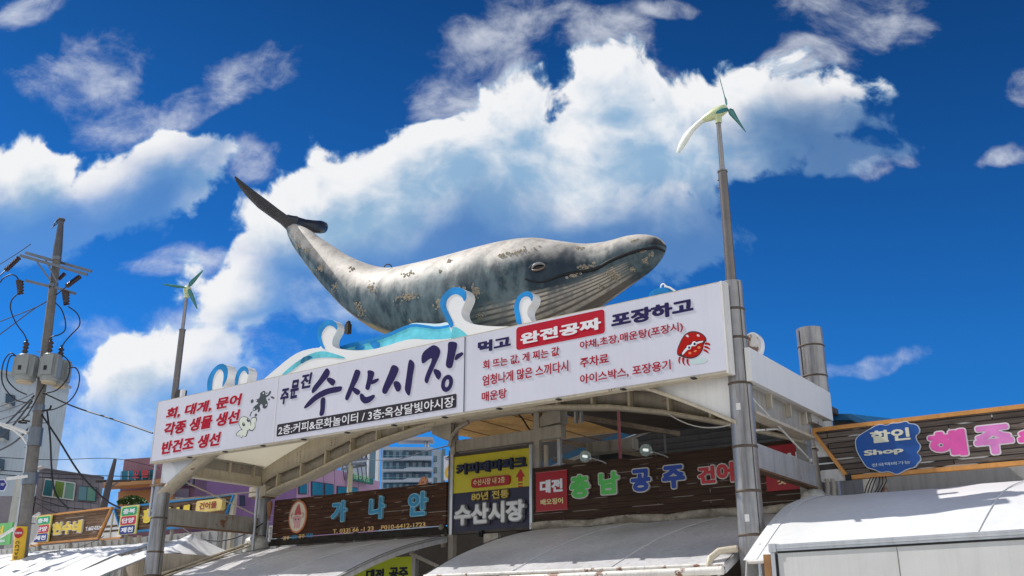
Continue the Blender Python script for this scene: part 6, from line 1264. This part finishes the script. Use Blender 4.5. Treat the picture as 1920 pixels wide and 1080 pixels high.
for i, (y0, y1) in enumerate(((844.5, 861), (865, 882), (886, 902), (905.5, 922))):
    for k in range(5):
        x0 = 719 + k * 18.2; panel(((x0, y0), (x0 + 17.2, y0 + .3), (x0 + 17.0, y1), (x0 - .2, y1)), HY, .05, (M_hg, M_hg2, M_hg)[(k + i) % 3], ho, 'window', .05)
        panel(((x0 + 6, y0 + 3), (x0 + 11, y0 + 3), (x0 + 11, y1), (x0 + 6, y1)), HY, .11, M_hg2 if (k + i) % 3 != 1 else M_hg, ho, 'balcony_door', .02)
    panel(((717, y1), (758, y1), (766, y1 - 3), (812, y1 - 3), (812, y1 + 4), (717, y1 + 4)), HY, .45, M_hw, ho, 'balcony_front', .4)
    panel(((718, y1 - 5.5), (812, y1 - 5.5), (812, y1 - 4.8), (718, y1 - 4.8)), HY, .4, mat('hotel_rail', (.18, .36, .44), .3), ho, 'balcony_rail', .04)
panel(((711.5, 836), (717, 836), (714, 930), (708.5, 930)), HY, 1.2, mat('hotel_bright_white', (.80, .80, .80), .5), ho, 'pillar', 1.1); panel(((695, 842), (706, 842), (704, 899), (693, 899)), HY + 2, .1, M_hg2, ho, 'stair_glass', .05); panel(((690, 846), (694, 846), (692, 900), (689, 900)), HY + 2, .3, mat('hotel_bright_white', (.80, .80, .80)), ho, 'stair_fin', .25)
for y0 in (855, 876, 895): panel(((813.5, y0), (820, y0 + .5), (820, y0 + 12), (813, y0 + 12)), HY + .8, .05, M_hg2, ho, 'window', .05)
panel(((829, 841), (835.5, 843), (834.5, 905), (828, 905)), HY + 2.9, .1, M_hg2, ho, 'corner_glass', .05)
b = MB(); c0_, c1_ = at(744, 823, HY - 1), at(813, 829, HY - 1); b.box(at(779, 826, HY + 1.2), (1, 0, 0), 1.72, 1.0, .16); b.obj('roof_canopy', mat('canopy_grey', (.42, .40, .42), .6), ho)
for x in (798, 803): b = MB(); b.tube([at(x, 826, HY + 1), at(x, 840, HY + 1)], .12, 8); b.obj('canopy_post', M_alu, ho)
panel(((719, 832), (729, 829), (731, 838), (719, 838)), HY + 3, .1, M_hg, ho, 'roof_box', 2)
bk = thing('bank_sign', at(846, 905, 58), 'white box sign with a yellow flower like emblem beside the hotel', 'sign'); pl = yp(58)
b = MB(); plate(b, pl, [(833, 858), (858, 854), (858, 899), (833, 901)], 0, .5); b.obj('box', mat('sign_box_white', (.78, .78, .82), .5), bk); c = pl.hit(844, 889); M_nh = mat('emblem_yellow', (.80, .48, .02), .45)
b = MB(); ringplate(b, pl, c, .28, .34, .13, .17, 0, .505, .02); b.obj('ring_emblem', M_nh, bk)
for k in range(5): a = math.radians(40 + 25 * k); b = MB(); b.prism([pl.pt(c[0] + .24 * math.cos(a - .22), c[1] + .30 * math.sin(a - .22), .52), pl.pt(c[0] + .30 * math.cos(a - .1), c[1] + .52 * math.sin(a), .52), pl.pt(c[0] + .24 * math.cos(a + .22), c[1] + .30 * math.sin(a + .22), .52)], Vector((0, .012, 0))); b.obj('emblem_petal', M_nh, bk)
b = MB(); b.bar(Vector((c[0], 58.3, 0)), Vector((c[0], 58.3, at(846, 900, 58).z)), .15, .15); b.obj('post', M_alu, bk)
b = MB(); plate(b, pl, [(834, 860), (857, 857), (850, 866), (838, 866)], .505, .01); b.obj('grey_band', mat('sign_grey_band', (.35, .36, .4), .5), bk)
